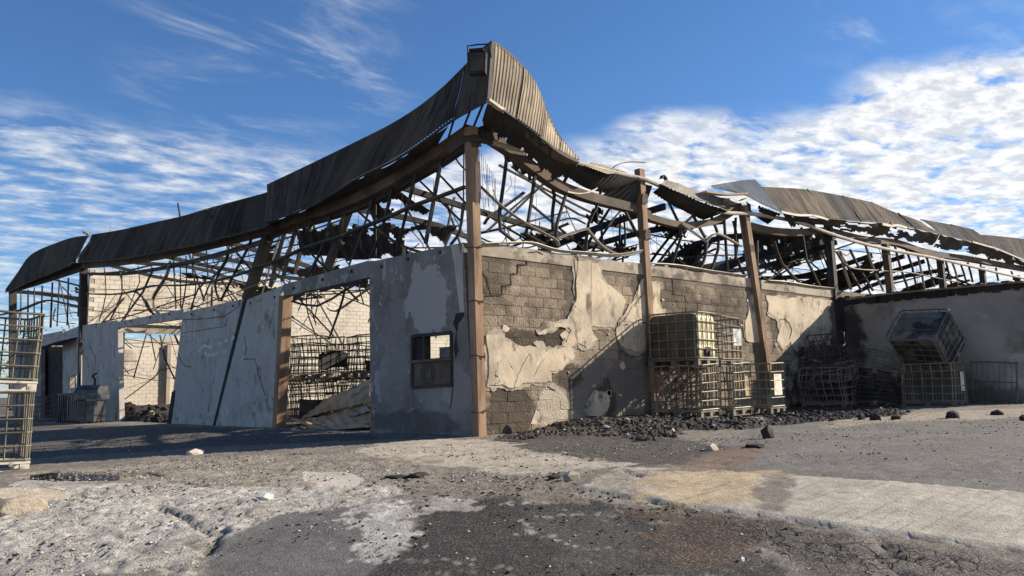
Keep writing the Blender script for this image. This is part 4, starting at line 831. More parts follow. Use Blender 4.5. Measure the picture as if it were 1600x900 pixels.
stud([(0.000,0.265,4.631),(0.000,1.065,4.598),(0.000,1.973,4.571),(0.000,3.035,4.485),(0.000,4.012,4.433),(0.000,5.044,4.372),(0.000,6.583,4.350),(0.000,8.316,4.205),(0.000,9.350,4.215)], .11, .05, 'steel', 'girt')
for p, r in [([(0.900,3.366,5.756),(0.900,2.414,4.999),(0.900,1.500,4.270)], .025), ([(0.700,2.365,5.663),(0.700,1.700,5.092),(0.700,1.118,4.564)], .025), ([(0.600,1.451,5.714),(0.600,1.182,5.384),(0.600,0.939,5.172)], .02), ([(0.400,3.986,5.316),(0.400,3.988,3.848)], .02), ([(0.400,0.781,5.664),(0.400,0.830,4.316)], .016)]: rod(p, r)
# left facade, middle bay: panel heads 130..415
for p in ([[(0.060,11.495,5.333),(0.060,11.241,4.789),(0.060,11.858,4.396),(0.060,12.165,4.031),(0.060,11.856,3.545)], [(0.060,11.043,5.284),(0.060,11.460,4.668),(0.060,12.461,4.178),(0.060,13.015,3.652)], [(0.060,9.639,5.144),(0.060,9.993,4.801),(0.060,10.647,4.343),(0.060,11.717,3.532)], [(0.060,12.926,5.370),(0.060,12.715,4.362),(0.060,13.445,4.048),(0.060,14.027,3.465)],
           [(0.060,13.947,5.314),(0.060,13.953,4.645),(0.060,13.657,4.150),(0.060,13.922,3.456)], [(0.060,14.532,5.230),(0.060,14.415,4.393),(0.060,14.784,3.487)], [(0.060,15.032,5.255),(0.060,14.846,3.575)], [(0.060,15.662,5.275),(0.060,15.297,3.613)],
           [(0.060,19.191,5.503),(0.060,18.919,4.890),(0.060,19.769,4.276),(0.060,20.495,3.580)], [(0.060,23.339,5.945),(0.060,22.938,4.823),(0.060,23.736,3.793)], [(0.060,21.347,5.650),(0.060,20.924,4.673),(0.060,22.306,3.763)], [(0.060,17.554,5.231),(0.060,18.538,4.505),(0.060,20.874,3.608)], [(0.060,19.304,4.582),(0.060,18.232,4.134),(0.060,17.397,3.572)],
           [(0.060,19.663,4.618),(0.060,18.656,4.333),(0.060,17.935,3.793),(0.060,17.401,3.616)]]): stud(p, .065, .035)
for k in range(5): o = stud([Vector(q)+Vector((.05*k,.10*k-.2,0)) for q in [(0.100,16.309,5.298),(0.100,16.635,4.859),(0.100,17.349,4.498),(0.100,17.961,4.156),(0.100,17.665,3.773),(0.100,17.201,3.580)]], .06, .035, 'steel' if k%2 else 'ashsteel')
stud([(0.000,9.348,4.179),(0.000,10.932,4.134),(0.000,12.797,4.172),(0.000,14.905,4.319),(0.000,16.555,4.495),(0.000,17.829,4.586),(0.000,20.045,4.606),(0.000,22.386,4.765),(0.000,25.411,5.089)], .11, .05, 'steel', 'girt')
stud([(0.050,8.629,4.833),(0.050,10.223,4.851),(0.050,12.479,4.896),(0.050,14.544,5.024),(0.050,17.532,5.317),(0.050,21.066,5.516),(0.050,26.222,6.024)], .10, .06, 'steel', 'girt')
for p in ([[(0.050,26.712,6.025),(0.050,26.827,4.238)], [(0.050,28.687,6.139),(0.050,28.538,4.000)], [(0.050,30.246,6.197),(0.050,30.202,4.058)], [(0.050,31.543,6.249),(0.050,31.494,4.086)], [(0.050,33.548,6.310),(0.050,33.331,3.960)], [(0.050,35.162,6.384),(0.050,34.803,4.053)], [(0.050,36.570,6.397),(0.050,36.198,4.075)], [(0.050,38.215,6.462),(0.050,37.682,4.167)]]): stud(p, .10, .06)
stud([(0.300,27.289,4.704),(0.300,30.330,5.146),(0.300,34.040,5.608),(0.300,39.760,5.606),(0.300,44.941,5.770)], .16, .08, 'steel', 'girt'); stud([(1.500,32.120,5.560),(1.500,36.868,6.211),(1.500,41.257,6.786),(1.500,46.716,7.409)], .3, .2, 'beam', 'girt'); stud([(0.500,28.233,5.745),(0.500,33.871,6.698),(0.500,36.568,6.866)], .14, .08, 'steel', 'girt')
# right facade, bays 1-2
for p in ([[(0.887,0.060,5.338),(0.790,0.060,4.799),(0.658,0.060,4.151),(0.683,0.060,3.843),(1.058,0.060,3.659)], [(1.639,0.060,5.129),(1.513,0.060,4.520),(1.353,0.060,3.856),(1.804,0.060,3.711)], [(2.550,0.060,4.896),(2.220,0.060,4.152),(2.147,0.060,3.694)], [(3.658,0.060,5.146),(3.447,0.060,4.649),(3.186,0.060,4.268),(3.059,0.060,3.678)],
           [(2.407,0.400,5.093),(2.513,0.400,4.860),(2.440,0.400,4.439),(2.465,0.400,4.101)], [(4.403,0.060,4.704),(4.712,0.060,4.305),(5.096,0.060,3.905)], [(5.901,0.060,5.286),(6.402,0.060,4.654),(6.455,0.060,4.349),(6.030,0.060,3.662)], [(6.799,0.060,5.145),(7.135,0.060,4.742),(7.431,0.060,4.423)],
           [(7.507,0.060,5.322),(7.949,0.060,4.676),(7.961,0.060,4.187),(7.578,0.060,3.604)], [(7.480,0.060,4.364),(7.392,0.060,3.971),(7.094,0.060,3.597),(6.776,0.060,3.540)], [(8.296,0.060,5.381),(8.333,0.060,3.599)], [(8.856,0.060,5.118),(8.758,0.060,4.098),(9.156,0.060,3.596)], [(8.728,0.060,5.018),(8.884,0.060,4.479),(8.720,0.060,4.011)],
           [(12.231,0.060,5.260),(12.407,0.060,4.344),(13.097,0.060,3.610)], [(10.700,0.060,4.688),(11.035,0.060,4.095),(11.953,0.060,3.624)], [(9.816,0.060,4.612),(9.706,0.060,3.569)]]): stud(p, .075, .04)
for p in ([[(0.139,-0.020,4.620),(0.674,-0.020,4.301),(1.335,-0.020,4.033),(2.072,-0.020,3.819),(2.176,-0.020,3.686)], [(2.145,-0.020,3.827),(2.505,-0.020,3.972),(3.034,-0.020,4.141)], [(3.034,-0.020,4.141),(3.440,-0.020,3.842),(3.929,-0.020,3.681),(4.425,-0.020,3.713),(4.994,-0.020,3.884)], [(6.368,-0.020,4.637),(6.869,-0.020,4.476),(7.332,-0.020,4.305)], [(7.332,-0.020,4.305),(7.820,-0.020,4.567),(8.807,-0.020,4.376)]]): stud(p, .075, .04, 'ashsteel', 'girt')
# right facade beyond: studs and pale girt
qs = [(14.535,0.060,4.794),(15.076,0.060,3.645),(14.484,0.060,4.729),(15.769,0.060,3.649),(15.181,0.060,4.897),(16.589,0.060,3.702),(16.281,0.060,5.172),(17.347,0.060,3.750),(18.521,0.060,5.380),(19.336,0.060,3.922),(19.405,0.060,5.402),(20.054,0.060,4.036),(20.318,0.060,5.379),(20.723,0.060,4.058),(21.169,0.060,5.416),(21.664,0.060,4.167),(22.932,0.060,5.294),(23.349,0.060,4.353),(23.556,0.060,5.276),(24.006,0.060,4.423),(24.406,0.060,5.301),(24.893,0.060,4.535),(25.229,0.060,5.373),(25.596,0.060,4.610),(26.648,0.060,5.419),(26.755,0.060,4.692),(28.456,0.060,5.438),(28.618,0.060,4.879),(30.392,0.060,5.429),(30.621,0.060,5.051)]
for i in range(0, len(qs), 2):
    a, b = Vector(qs[i]), Vector(qs[i+1]); m_ = a.lerp(b,.5)+Vector((random.uniform(-.12,.12),0,0)); stud([a, m_, b], .08, .04, 'steel' if i%6 else 'ashsteel')
stud([(14.119,-0.020,4.742),(14.602,-0.020,4.393),(15.438,-0.020,4.304),(17.617,-0.020,4.419),(19.569,-0.020,4.509),(22.114,-0.020,4.496),(23.988,-0.020,4.487)], .08, .045, 'ashsteel', 'girt')
stud([(15.837,0.100,5.214),(17.484,0.100,5.409),(19.103,0.100,5.512),(20.892,0.100,5.511),(22.353,0.100,5.512)], .08, .045, 'ashsteel', 'girt'); stud([(22.647,0.100,5.467),(25.950,0.100,5.571),(32.338,0.100,5.678)], .08, .045, 'ashsteel', 'girt')
rod([(14.908,0.300,4.863),(15.404,0.300,4.768),(15.681,0.300,4.877)], .02, 'ashsteel')
# hanging burnt wires by the corner column
wr = random.Random(5)
for i in range(9):
    x = .22+i*.05; z0 = 5.35-.06*i; l = wr.uniform(.5,1.2)
    rod([(x,.1,z0),(x+wr.uniform(-.03,.03),.1,z0-l*.5),(x+wr.uniform(-.05,.05),.1,z0-l)], .006, 'wire', 'hanging_wire', 4, 4)
for i in range(30):
    x = wr.uniform(.8,13.5) if i < 20 else wr.uniform(14,24); z0 = 5.0+wr.uniform(-.2,.2); l = wr.uniform(.35,1.3); y = wr.uniform(.05,.9)
    rod([(x,y,z0),(x+wr.uniform(-.06,.06),y,z0-l*.5),(x+wr.uniform(-.12,.12),y,z0-l)], .006, 'wire', 'hanging_wire', 4, 4)
for i in range(14):
    y = wr.uniform(1,12); z0 = 5.0; l = wr.uniform(.3,1.0); rod([(.1,y,z0),(.1+wr.uniform(-.05,.05),y,z0-l*.5),(.1+wr.uniform(-.1,.1),y+.05,z0-l)], .006, 'wire', 'hanging_wire', 4, 4)
# interior: fallen purlins, rafters and rods seen through the frame
def P3(x, y, z): return Vector((x, y, z))
ir = random.Random(21)
for i in range(9):                                             # rafters from the right eave into the building
    x = 6.3+i*2.15+ir.uniform(-.4,.4); z = 5.0+ir.uniform(-.15,.15)
    beam([P3(x,.2,z), P3(x+ir.uniform(-.2,.2),2.6,z-ir.uniform(-.1,.5)), P3(x+ir.uniform(-.4,.4),ir.uniform(4,6.5),z-ir.uniform(.0,1.1))], .09, .15, 'char', 'rafter', 3)
for i in range(8):                                             # rafters from the left eave
    y = 2.2+i*3.0+ir.uniform(-.5,.5); z = 5.2+ir.uniform(-.2,.1)+(max(0,y-14)*.1)
    beam([P3(.2,y,z), P3(3,y+ir.uniform(-.3,.3),z-ir.uniform(.1,.5)), P3(ir.uniform(5,8),y+ir.uniform(-.6,.6),z-ir.uniform(.3,1.2))], .08, .13, 'char', 'rafter', 3)
rods = [  # read off the photograph, set at their depth inside
 [(3.001,2.500,4.722),(3.957,2.500,5.551),(4.750,2.500,6.159)], [(2.321,2.500,4.862),(3.196,2.500,4.517),(4.234,2.500,4.194)], [(3.276,3.000,6.214),(5.007,3.000,5.803),(6.944,3.000,5.379),(8.842,3.000,5.020)], [(3.695,3.000,6.254),(4.777,3.000,5.769),(6.059,3.000,5.354),(7.463,3.000,5.228),(8.850,3.000,5.132)], [(1.506,1.500,4.303),(1.652,1.500,4.487),(2.021,1.500,4.717),(2.697,1.500,5.171)],
 [(3.362,2.000,5.062),(3.978,2.000,4.759),(4.839,2.000,4.341)], [(4.303,2.000,4.799),(4.751,2.000,4.917),(5.204,2.000,4.829)], [(1.981,2.000,4.270),(2.756,2.000,4.890),(3.498,2.000,5.447)], [(4.019,1.000,3.901),(4.905,1.000,4.936),(5.768,1.000,5.686)], [(4.519,1.200,3.948),(5.362,1.200,4.874),(6.379,1.200,5.655)], [(5.799,2.000,4.900),(5.810,2.000,4.182)], [(6.559,2.000,5.244),(6.451,2.000,4.227)],
 [(6.935,3.000,5.201),(8.004,3.000,5.184),(10.363,3.000,5.145),(13.833,3.000,5.304)], [(7.762,4.000,4.812),(9.772,4.000,4.799),(12.386,4.000,4.964),(15.416,4.000,5.291)], [(7.665,2.000,4.050),(8.553,2.000,4.838),(9.805,2.000,5.661)], [(7.417,1.600,3.927),(8.444,1.600,4.801),(8.910,1.600,5.208)], [(7.821,2.000,4.358),(9.551,2.000,4.395),(10.841,2.000,4.780)], [(7.965,1.000,3.747),(8.720,1.000,4.307),(9.232,1.000,4.760)],
 [(14.702,3.000,4.353),(16.662,3.000,5.227),(19.523,3.000,5.858)], [(15.293,3.000,4.267),(17.559,3.000,5.310),(19.574,3.000,6.229)], [(16.312,2.000,4.885),(17.371,2.000,4.485),(18.241,2.000,4.050)], [(13.450,2.000,4.591),(14.176,2.000,4.240),(16.003,2.000,4.164)], [(12.921,2.000,4.846),(14.248,2.000,4.869),(15.354,2.000,5.702)]]
for p in rods: stud(p, .07, .04)
for p in [[(-0.60,3.09,4.58),(0.04,2.62,3.90),(0.66,2.11,3.62)], [(-0.39,5.69,4.15),(0.10,5.35,3.55),(0.58,5.01,2.94)], [(-1.05,5.14,2.86),(-0.62,4.77,2.74),(-0.17,4.31,3.09),(0.18,3.95,3.32)], [(-0.84,4.25,3.00),(-0.44,3.86,3.13),(-0.08,3.53,3.18)]]: stud(p, .08, .05)
for i in range(12):                                            # thin rods dangling in the near doorway
    y = ir.uniform(5.5,14); x = ir.uniform(1.5,5); l = ir.uniform(.8,2.2)
    rod([P3(x,y,4.2), P3(x+ir.uniform(-.2,.2),y,4.2-l*.5), P3(x+ir.uniform(-.3,.3),y+ir.uniform(-.3,.3),4.2-l)], .02, 'sootcol')
def tangle(n, xr, yr, zr, lr, seed, flat=.35):
    rr = random.Random(seed)
    for i in range(n):
        c = P3(rr.uniform(*xr), rr.uniform(*yr), rr.uniform(*zr)); a = rr.uniform(0, math.pi); l = rr.uniform(*lr)/2
        e = rr.uniform(-flat, flat) if rr.random() < .7 else rr.uniform(.7,1.3)
        d = P3(math.cos(a)*math.cos(e), math.sin(a)*math.cos(e), math.sin(e))*l
        mid_ = P3(rr.uniform(-.2,.2), rr.uniform(-.2,.2), rr.uniform(-.3,.05))*(1.6 if rr.random() < .25 else .5)
        if rr.random() < .55: rod([c-d, c-d*.3+mid_*.7, c+d*.35+mid_, c+d], rr.uniform(.011,.02), 'steel' if rr.random() < .93 else 'ashsteel')
        else: stud([c-d, c-d*.3+mid_*.6, c+d*.4+mid_, c+d], rr.uniform(.05,.08), .04, 'steel' if rr.random() < .93 else 'ashsteel', 'fallen_purlin')
tangle(70, (.6,7), (9,25), (3.6,6.0), (2,6), 31)
tangle(26, (1.5,9), (27,34), (1.5,5.2), (2,6), 36)  # extra steel put in to throw shadows on the back wall
tangle(22, (.8,5), (25,39), (3.5,6.2), (2,6), 32)
tangle(34, (1.5,8), (2,9), (3.7,5.0), (2,5), 33)
tangle(64, (13,30), (1,7), (3.4,5.2), (2,5), 34)
tangle(24, (4,13), (2,6), (3.5,4.8), (2,4), 35)
# roof remnants: torn corrugated fibre sheets
def rsheet(q, seed, holes, sag=.25, nu=70, nv=26, m='charsheet', edge=.5, pitch=.24, depth=.04): return solid(part(corr_sheet(*q, nu, nv, pitch, depth, sag, holes, seed, edge), 'torn_roof_sheet', m), .012)
rsheet([(0.34,3.44,5.55),(1.75,2.38,4.25),(1.05,3.11,3.65),(-0.08,3.94,4.80)], 1, .40, .05, edge=.12, pitch=.2)
rsheet([(-0.21,5.42,4.82),(2.26,3.20,4.67),(1.97,3.62,3.79),(0.30,5.12,3.84)], 2, .44, .05, edge=.15)
rsheet([(-0.25,6.78,4.96),(1.32,5.35,5.07),(1.62,5.24,4.05),(-0.01,6.72,4.10)], 3, .47, .1, edge=.2)
rsheet([(0.15,4.32,5.34),(1.00,3.52,5.54),(1.17,3.51,4.67),(0.42,4.20,4.62)], 13, .49, .05, edge=.15)
rsheet([(1.63,13.12,5.70),(2.78,12.10,5.53),(2.36,12.56,5.08),(1.44,13.38,5.16)], 4, .5, .1)
rsheet([(-0.08,17.46,5.21),(1.79,15.73,5.44),(2.65,15.06,4.83),(0.85,16.69,4.79)], 5, .46, .2)
rsheet([(-0.11,30.99,5.75),(0.97,30.05,5.52),(1.01,30.11,4.98),(-0.52,31.44,5.32)], 6, .45, .2)
rsheet([(0.741,0.400,5.636),(2.228,0.400,5.325),(3.489,1.800,5.346),(2.129,1.800,6.017)], 7, .43, .05, 40, 14)
rsheet([(2.733,3.000,4.512),(3.645,3.000,4.458),(5.214,5.000,4.573),(4.300,5.000,4.484)], 8, .36, .1, 30, 12)
rsheet([(4.562,4.000,5.046),(6.215,4.000,5.065),(8.506,6.000,5.032),(6.358,6.000,4.823)], 9, .44, .1, 40, 16)
rsheet([(5.928,4.000,5.280),(6.729,4.000,5.304),(7.807,5.000,4.979),(6.948,5.000,4.779)], 10, .42, .1, 30, 14)
rsheet([(6.848,4.000,5.082),(7.778,4.000,5.130),(8.721,5.000,4.796),(7.743,5.000,4.743)], 11, .40, .1, 30, 14)
rsheet([(4.993,2.000,5.252),(5.948,2.000,5.448),(7.196,3.000,5.197),(6.051,3.000,5.181)], 12, .47, .1, 30, 14)
for i, (a, b, h) in enumerate([((6.2,8.6),(2.0,5.5),.52),((10.5,13.5),(1.5,6),.50),((14.2,18),(.6,5),.50),((18,22.5),(.6,5),.51),((22.5,27),(.6,5),.49),((27,33),(.6,5),.47)]):
    z = 4.85+.05*i; rsheet([P3(a[0],b[0],z), P3(a[1],b[0],z+.1), P3(a[1],b[1],z-.9-.1*(i%3)), P3(a[0],b[1],z-.8)], 20+i, h, .2, 60, 24)
for i, (a, b, z) in enumerate([((1,6),(10,14),5.0),((1.5,7),(17,21),5.3),((1,5),(27,33),6.0)]):
    rsheet([P3(a[0],b[0],z), P3(a[1],b[0],z-.7), P3(a[1],b[1],z-.6), P3(a[0],b[1],z+.1)], 40+i, .535, .3, 60, 30)
rsheet([(7.331,3.000,5.248),(8.565,3.000,5.174),(11.176,5.000,4.985),(9.457,5.000,4.906)], 14, .46, .1, 30, 14)
rsheet([(10.050,3.000,5.150),(12.017,3.000,5.200),(15.985,6.000,5.084),(13.290,6.000,4.863)], 15, .45, .1, 40, 20)
rsheet([(7.101,1.500,5.059),(9.521,1.500,5.265),(12.433,4.000,5.559),(10.277,4.000,5.466)], 16, .46, .1, 40, 16)
rsheet([(2.155,0.600,5.743),(3.517,0.600,5.479),(4.442,2.000,5.525),(3.800,2.000,5.710)], 17, .45, .1, 30, 14)
# right-hand far shell seen under the eave: dark far slope
rsheet([P3(14.5,5,2.6), P3(34,5,2.6), P3(34,7.5,4.6), P3(14.5,7.5,4.3)], 50, .43, .2, 120, 24)

# --- sunlit cross wall of blockwork behind the left facade, with a doorway
FW = thing('fire_wall', 'tall sunlit pale blockwork cross wall standing inside the gutted warehouse', 'wall', (0,0,0))
fy = 25.9; jo = MB()
D0, D1, DZ = 1.35, 4.9, 3.55
for lo, hi in (((.2,fy,-.4),(D0,fy+.2,DZ)), ((.2,fy,DZ),(30,fy+.2,6.2)), ((D1,fy,-.4),(30,fy+.2,DZ))): jo.box(lo, hi)
part(jo, 'wall_core', 'joint', FW)
blk = MB(); rr = random.Random(9)
for r in range(33):
    z = -.2+r*.2
    for k in range(70):
        x = .2+k*.4+(.2 if r%2 else 0)
        if x > 27: continue
        x0_, x1_, z0_, z1_ = x+.008, x+.392, z+.008, z+.192
        if z1_ > 6.2: continue
        if x1_ > D0 and x0_ < D1 and z0_ < DZ: continue
        d = .014+rr.uniform(-.004,.006)
        blk.add([(x0_,fy-d,z0_),(x1_,fy-d,z0_),(x1_,fy-d,z1_),(x0_,fy-d,z1_),(x0_-.003,fy,z0_-.003),(x1_+.003,fy,z0_-.003),(x1_+.003,fy,z1_+.003),(x0_-.003,fy,z1_+.003)], [(0,1,2,3),(0,4,5,1),(1,5,6,2),(2,6,7,3),(3,7,4,0)])
o = part(blk, 'block_courses', 'firewall', FW); o['kind'] = 'stuff'
part(MB().box((D0-.15,fy-.16,DZ-.02),(D1+.2,fy-.02,DZ+.22)), 'lintel', 'ashsteel', FW)
part(MB().box((D0-.15,fy-.17,DZ+.22),(D1+.2,fy-.02,DZ+.36)), 'lintel', 'char', FW)
b = MB(); b.box((D0+.10,fy-.35,-.3),(D0+.14,fy-.1,DZ)); b.box((D0+.0,fy-.36,-.3),(D0+.24,fy-.33,DZ-.03)); part(b, 'door_post', 'sootcol', FW)
BW = thing('back_wall', 'lower sunlit rear wall seen through the far doorway of the warehouse', 'wall')
part(MB().prism(jag([(.4,-.5),(12,-.5),(12,4.1),(9,4.3),(6,3.9),(4,3.75),(2.2,3.8),(.4,3.6)], .03, .2), 'y', 35, 35.2), 'wall_core', 'firewall', BW)
for x in (6.6,): part(MB().box((x,34.80,-.3),(x+.2,34.98,3.6)), 'pier', 'joint', BW)

blk = MB(); rr = random.Random(10)
for r in range(17):
    for k in range(24):
        x = 1.2+k*.4+(.2 if r%2 else 0); z = -.1+r*.2; d = .012+rr.uniform(-.004,.006)
        blk.add([(x+.008,35-d,z+.008),(x+.392,35-d,z+.008),(x+.392,35-d,z+.192),(x+.008,35-d,z+.192),(x+.005,35,z+.005),(x+.395,35,z+.005),(x+.395,35,z+.195),(x+.005,35,z+.195)], [(0,1,2,3),(0,4,5,1),(1,5,6,2),(2,6,7,3),(3,7,4,0)])
o = part(blk, 'block_courses', 'firewall', BW); o['kind'] = 'stuff'
# --- annexe wing at the right: low wall in shade with a charred wall head
AN = thing('annexe_wing', 'low grey rendered wing in shade standing at right angles to the warehouse', 'building')
part(MB().box((13.95,-5.02,-.4),(19.5,-.003,3.12)), 'wall', 'annex', AN)
b = MB(); ar = random.Random(4)
for i in range(46):
    y = -5.05+i*.11; d = ar.uniform(.0,.07); b.box((13.93-d, y, 3.12+ar.uniform(-.09,-.01)), (14.35+ar.uniform(0,.2), y+ar.uniform(.10,.2), 3.27+ar.uniform(-.04,.06)))
o = part(b, 'charred_coping', 'char', AN); o['kind'] = 'stuff'
beam([(13.860,-0.333,3.221),(13.860,-1.784,3.267),(13.860,-3.459,3.255),(13.860,-4.964,3.244)], .06, .05, 'rust', 'wall_plate').parent = AN
part(MB().box((13.9,-.22,0),(13.948,-.004,3.1)), 'dark_corner_strip', 'char', AN)  # thin black strip down the corner of the two walls

# ------------------------------------------------------------------ intermediate bulk container cages
def ibc(name, label, loc, rot=(0,0,0), size=(1.0,1.2,1.0), m='cage', tank=None, pallet='palletd', plate=None, warp=.0, seed=1, group='wire cages of burnt liquid containers', crush=0.0, valve=False, frame_r=.013, rings=6):
    t = thing(name, label, 'cage' if not tank else 'container', loc, rot, group)
    w, d, h = size; z0 = .15; rr = random.Random(seed); ph = [rr.uniform(0,6) for _ in range(6)]
    def W(p):
        x, y, z = p
        k = warp*(z/h)
        return (x+k*math.sin(3.1*y+2.3*z+ph[0])+k*.6*math.sin(5*z+ph[1]), y+k*math.sin(2.7*x+2.9*z+ph[2]), z-crush*max(0,z-.2)*(.5+.5*math.sin(2.2*x+1.7*y+ph[3]))+.5*k*math.sin(4*x+ph[4]))
    def fine(pts, closed=False):
        out = []
        n = len(pts)
        for i in range(n if closed else n-1):
            a, b = Vector(pts[i]), Vector(pts[(i+1)%n])
            k = 4 if warp else 1
            out += [W(a.lerp(b, q/k)) for q in range(k)]
        if not closed: out.append(W(pts[-1]))
        return out
    c = .07
    for i in range(rings):
        z = z0+.02+(h-.03)*i/(rings-1)
        r = [(-w/2+c,-d/2,z),(w/2-c,-d/2,z),(w/2,-d/2+c,z),(w/2,d/2-c,z),(w/2-c,d/2,z),(-w/2+c,d/2,z),(-w/2,d/2-c,z),(-w/2,-d/2+c,z)]
        part(MB().sweep(fine(r, True), circ(frame_r*(1.35 if i in (0,rings-1) else 1),5), closed=True), 'cage_ring', m, t)
    nx, ny = 5, 6
    pts = [(-w/2+c+(w-2*c)*i/(nx-1), s*d/2) for i in range(nx) for s in (-1,1)]+[(s*w/2, -d/2+c+(d-2*c)*i/(ny-1)) for i in range(ny) for s in (-1,1)]
    for (x, y) in pts:
        if warp > .05 and rr.random() < .08: continue
        sx, sy = x*(1-.012/max(abs(x),.2)) if abs(x) > w/2-.01 else x, y*(1-.012/max(abs(y),.2)) if abs(y) > d/2-.01 else y
        part(MB().sweep(fine([(sx,sy,z0),(sx,sy,z0+h*.5),(sx,sy,z0+h)]), circ(frame_r*.92,4)), 'cage_bar', m, t)
    pm = MB()                                                     # pallet: deck frame, three runners, nine feet
    pm.box((-w/2,-d/2,.115),(w/2,d/2,.145) if tank else (w/2,-d/2+.10,.145))
    if not tank:
        pm.box((-w/2,d/2-.10,.115),(w/2,d/2,.145)); pm.box((-w/2,-d/2+.101,.116),(-w/2+.1,d/2-.101,.144)); pm.box((w/2-.1,-d/2+.101,.116),(w/2,d/2-.101,.144)); pm.box((-.05,-d/2+.101,.116),(.05,d/2-.101,.144))
    for y in (-d/2+.06,0,d/2-.06): pm.box((-w/2+.01,y-.05,.0),(w/2-.01,y+.05,.022))
    part(pm, 'pallet', pallet, t)
    for x in (-w/2+.07,0,w/2-.07):
        for y in (-d/2+.06,0,d/2-.06):
            part(MB().prism([(x-.06,y-.052),(x+.06,y-.052),(x+.06,y+.052),(x-.06,y+.052)], 'z', .0225, .1145), 'foot', pallet, t)
    if tank:
        a, b_, r = w/2-.03, d/2-.03, .10; mb = MB(); lv = []
        prof = [(.16,.92),(.20,1),(.40,1),(.42,.985),(.46,.985),(.48,1),(.72,1),(.74,.985),(.78,.985),(.80,1),(1.02,1),(1.08,.97),(1.115,.88)]
        cn = []
        for q, (cx, cy) in enumerate(((a-r,b_-r),(-(a-r),b_-r),(-(a-r),-(b_-r)),(a-r,-(b_-r)))):
            for k in range(5): an = math.pi/2*(q+k/4); cn.append((cx+r*math.cos(an), cy+r*math.sin(an)))
        n = len(cn)
        for (z, s_) in prof: mb.v += [W((x*s_, y*s_, z*h/1.0+.0)) if warp else (x*s_, y*s_, z*h) for (x, y) in cn]
        for l in range(len(prof)-1):
            for q in range(n): k = (q+1)%n; mb.f.append((l*n+q, l*n+k, (l+1)*n+k, (l+1)*n+q))
        mb.f.append(tuple(range(n-1,-1,-1))); mb.f.append(tuple(range((len(prof)-1)*n, len(prof)*n)))
        bo = part(mb, 'tank', tank, t, True)
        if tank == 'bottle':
            bo.data.materials.append(MAT['bottle_shade'])
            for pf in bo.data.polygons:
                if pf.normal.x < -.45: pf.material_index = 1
        for x in (-.22,.22): part(MB().sweep([(x,-d/2,z0+h+.012),(x,d/2,z0+h+.012)], circ(frame_r,5)), 'top_bar', m, t)
        part(MB().sweep([(0,0,1.11*h),(0,0,1.15*h)], circ(.11,16)), 'filler_cap', 'char', bo)
    if valve:
        part(MB().prism([(-.13,.19),(.13,.19),(.15,.30),(.11,.40),(-.11,.40),(-.15,.30)], 'y', -d/2-.012, -d/2+.05), 'valve_recess', 'char', t)
        part(MB().sweep([(0,-d/2-.06,.27),(0,-d/2-.02,.27)], circ(.05,10)), 'valve', 'cage_dark', t)
    if plate:
        face, u0, u1, v0, v1, pm_ = plate; mb = MB(); nu = 6; th = .006
        off = {'-y': -d/2-.022, '+x': w/2+.022, '-x': -w/2-.022}[face]
        for i in range(nu+1):
            for j in range(2):
                u = u0+(u1-u0)*i/nu; v = v0 if j == 0 else v1; bw = .02*math.sin(5*u+seed)+rr.uniform(-.004,.004)
                mb.v.append((u, off+bw, v) if face == '-y' else (off+bw, u, v))
        mb.f = [(2*i,2*i+2,2*i+3,2*i+1) for i in range(nu)]
        solid(part(mb, 'placard', pm_, t), th)
    return t
# tower at the left edge of the yard
tc_ = [(-6.56,2.22)][0]; tz = gz(tc_[0]-.6, tc_[1]+.5)
T0 = (tc_[0]-.62, tc_[1]+.52)
ibc('ibc_cage', 'empty pale wire cage, lower of the two stacked at the left edge', (T0[0],T0[1],tz), (0,.02,R_(-2)), (1.2,1.0,1.0), 'cage_left', None, 'palletw', warp=.008, seed=2)
ibc('ibc_cage', 'empty pale wire cage, upper of the two stacked at the left edge', (T0[0]+.035,T0[1],tz+1.165), (0,.045,R_(-1)), (1.2,1.0,1.0), 'cage_left', None, 'palletw', warp=.012, seed=3)
# stack against the right facade
ibc('ibc_cage', 'empty rusty cage directly under the yellowed full tank', (5.36,-.64,gz(5.3,-.6)+.06), (0,0,R_(9)), (1.0,1.2,.98), 'cage', None, 'palletd', warp=.03, seed=4)
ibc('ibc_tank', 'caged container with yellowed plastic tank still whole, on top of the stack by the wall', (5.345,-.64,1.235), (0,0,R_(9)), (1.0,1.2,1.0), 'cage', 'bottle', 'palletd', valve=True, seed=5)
ibc('ibc_cage', 'rusty cage with a brown stained placard low in the stack by the wall', (6.50,-.72,gz(6.5,-.7)+.05), (0,0,R_(6)), (1.0,1.2,1.0), 'cage', None, 'palletd', plate=('-y',.08,.40,.42,.86,'brownsheet'), warp=.03, seed=6)
ibc('ibc_cage', 'tall dark empty cage with a grey metal placard, right behind the yellowed tank', (6.62,-.50,1.225), (0,0,R_(4)), (1.0,1.05,.98), 'cage_dark', None, 'palletd', plate=('-y',.10,.44,.48,.86,'plate_grey'), warp=.025, seed=7)
ibc('ibc_cage', 'cage with a stained white placard at the right end of the wall stack', (7.62,-.98,gz(7.6,-1)+.03), (0,.0,R_(4)), (.75,1.1,1.0), 'cage', None, 'palletd', plate=('-y',-.16,.20,.42,.90,'plate'), warp=.02, seed=8, rings=6)
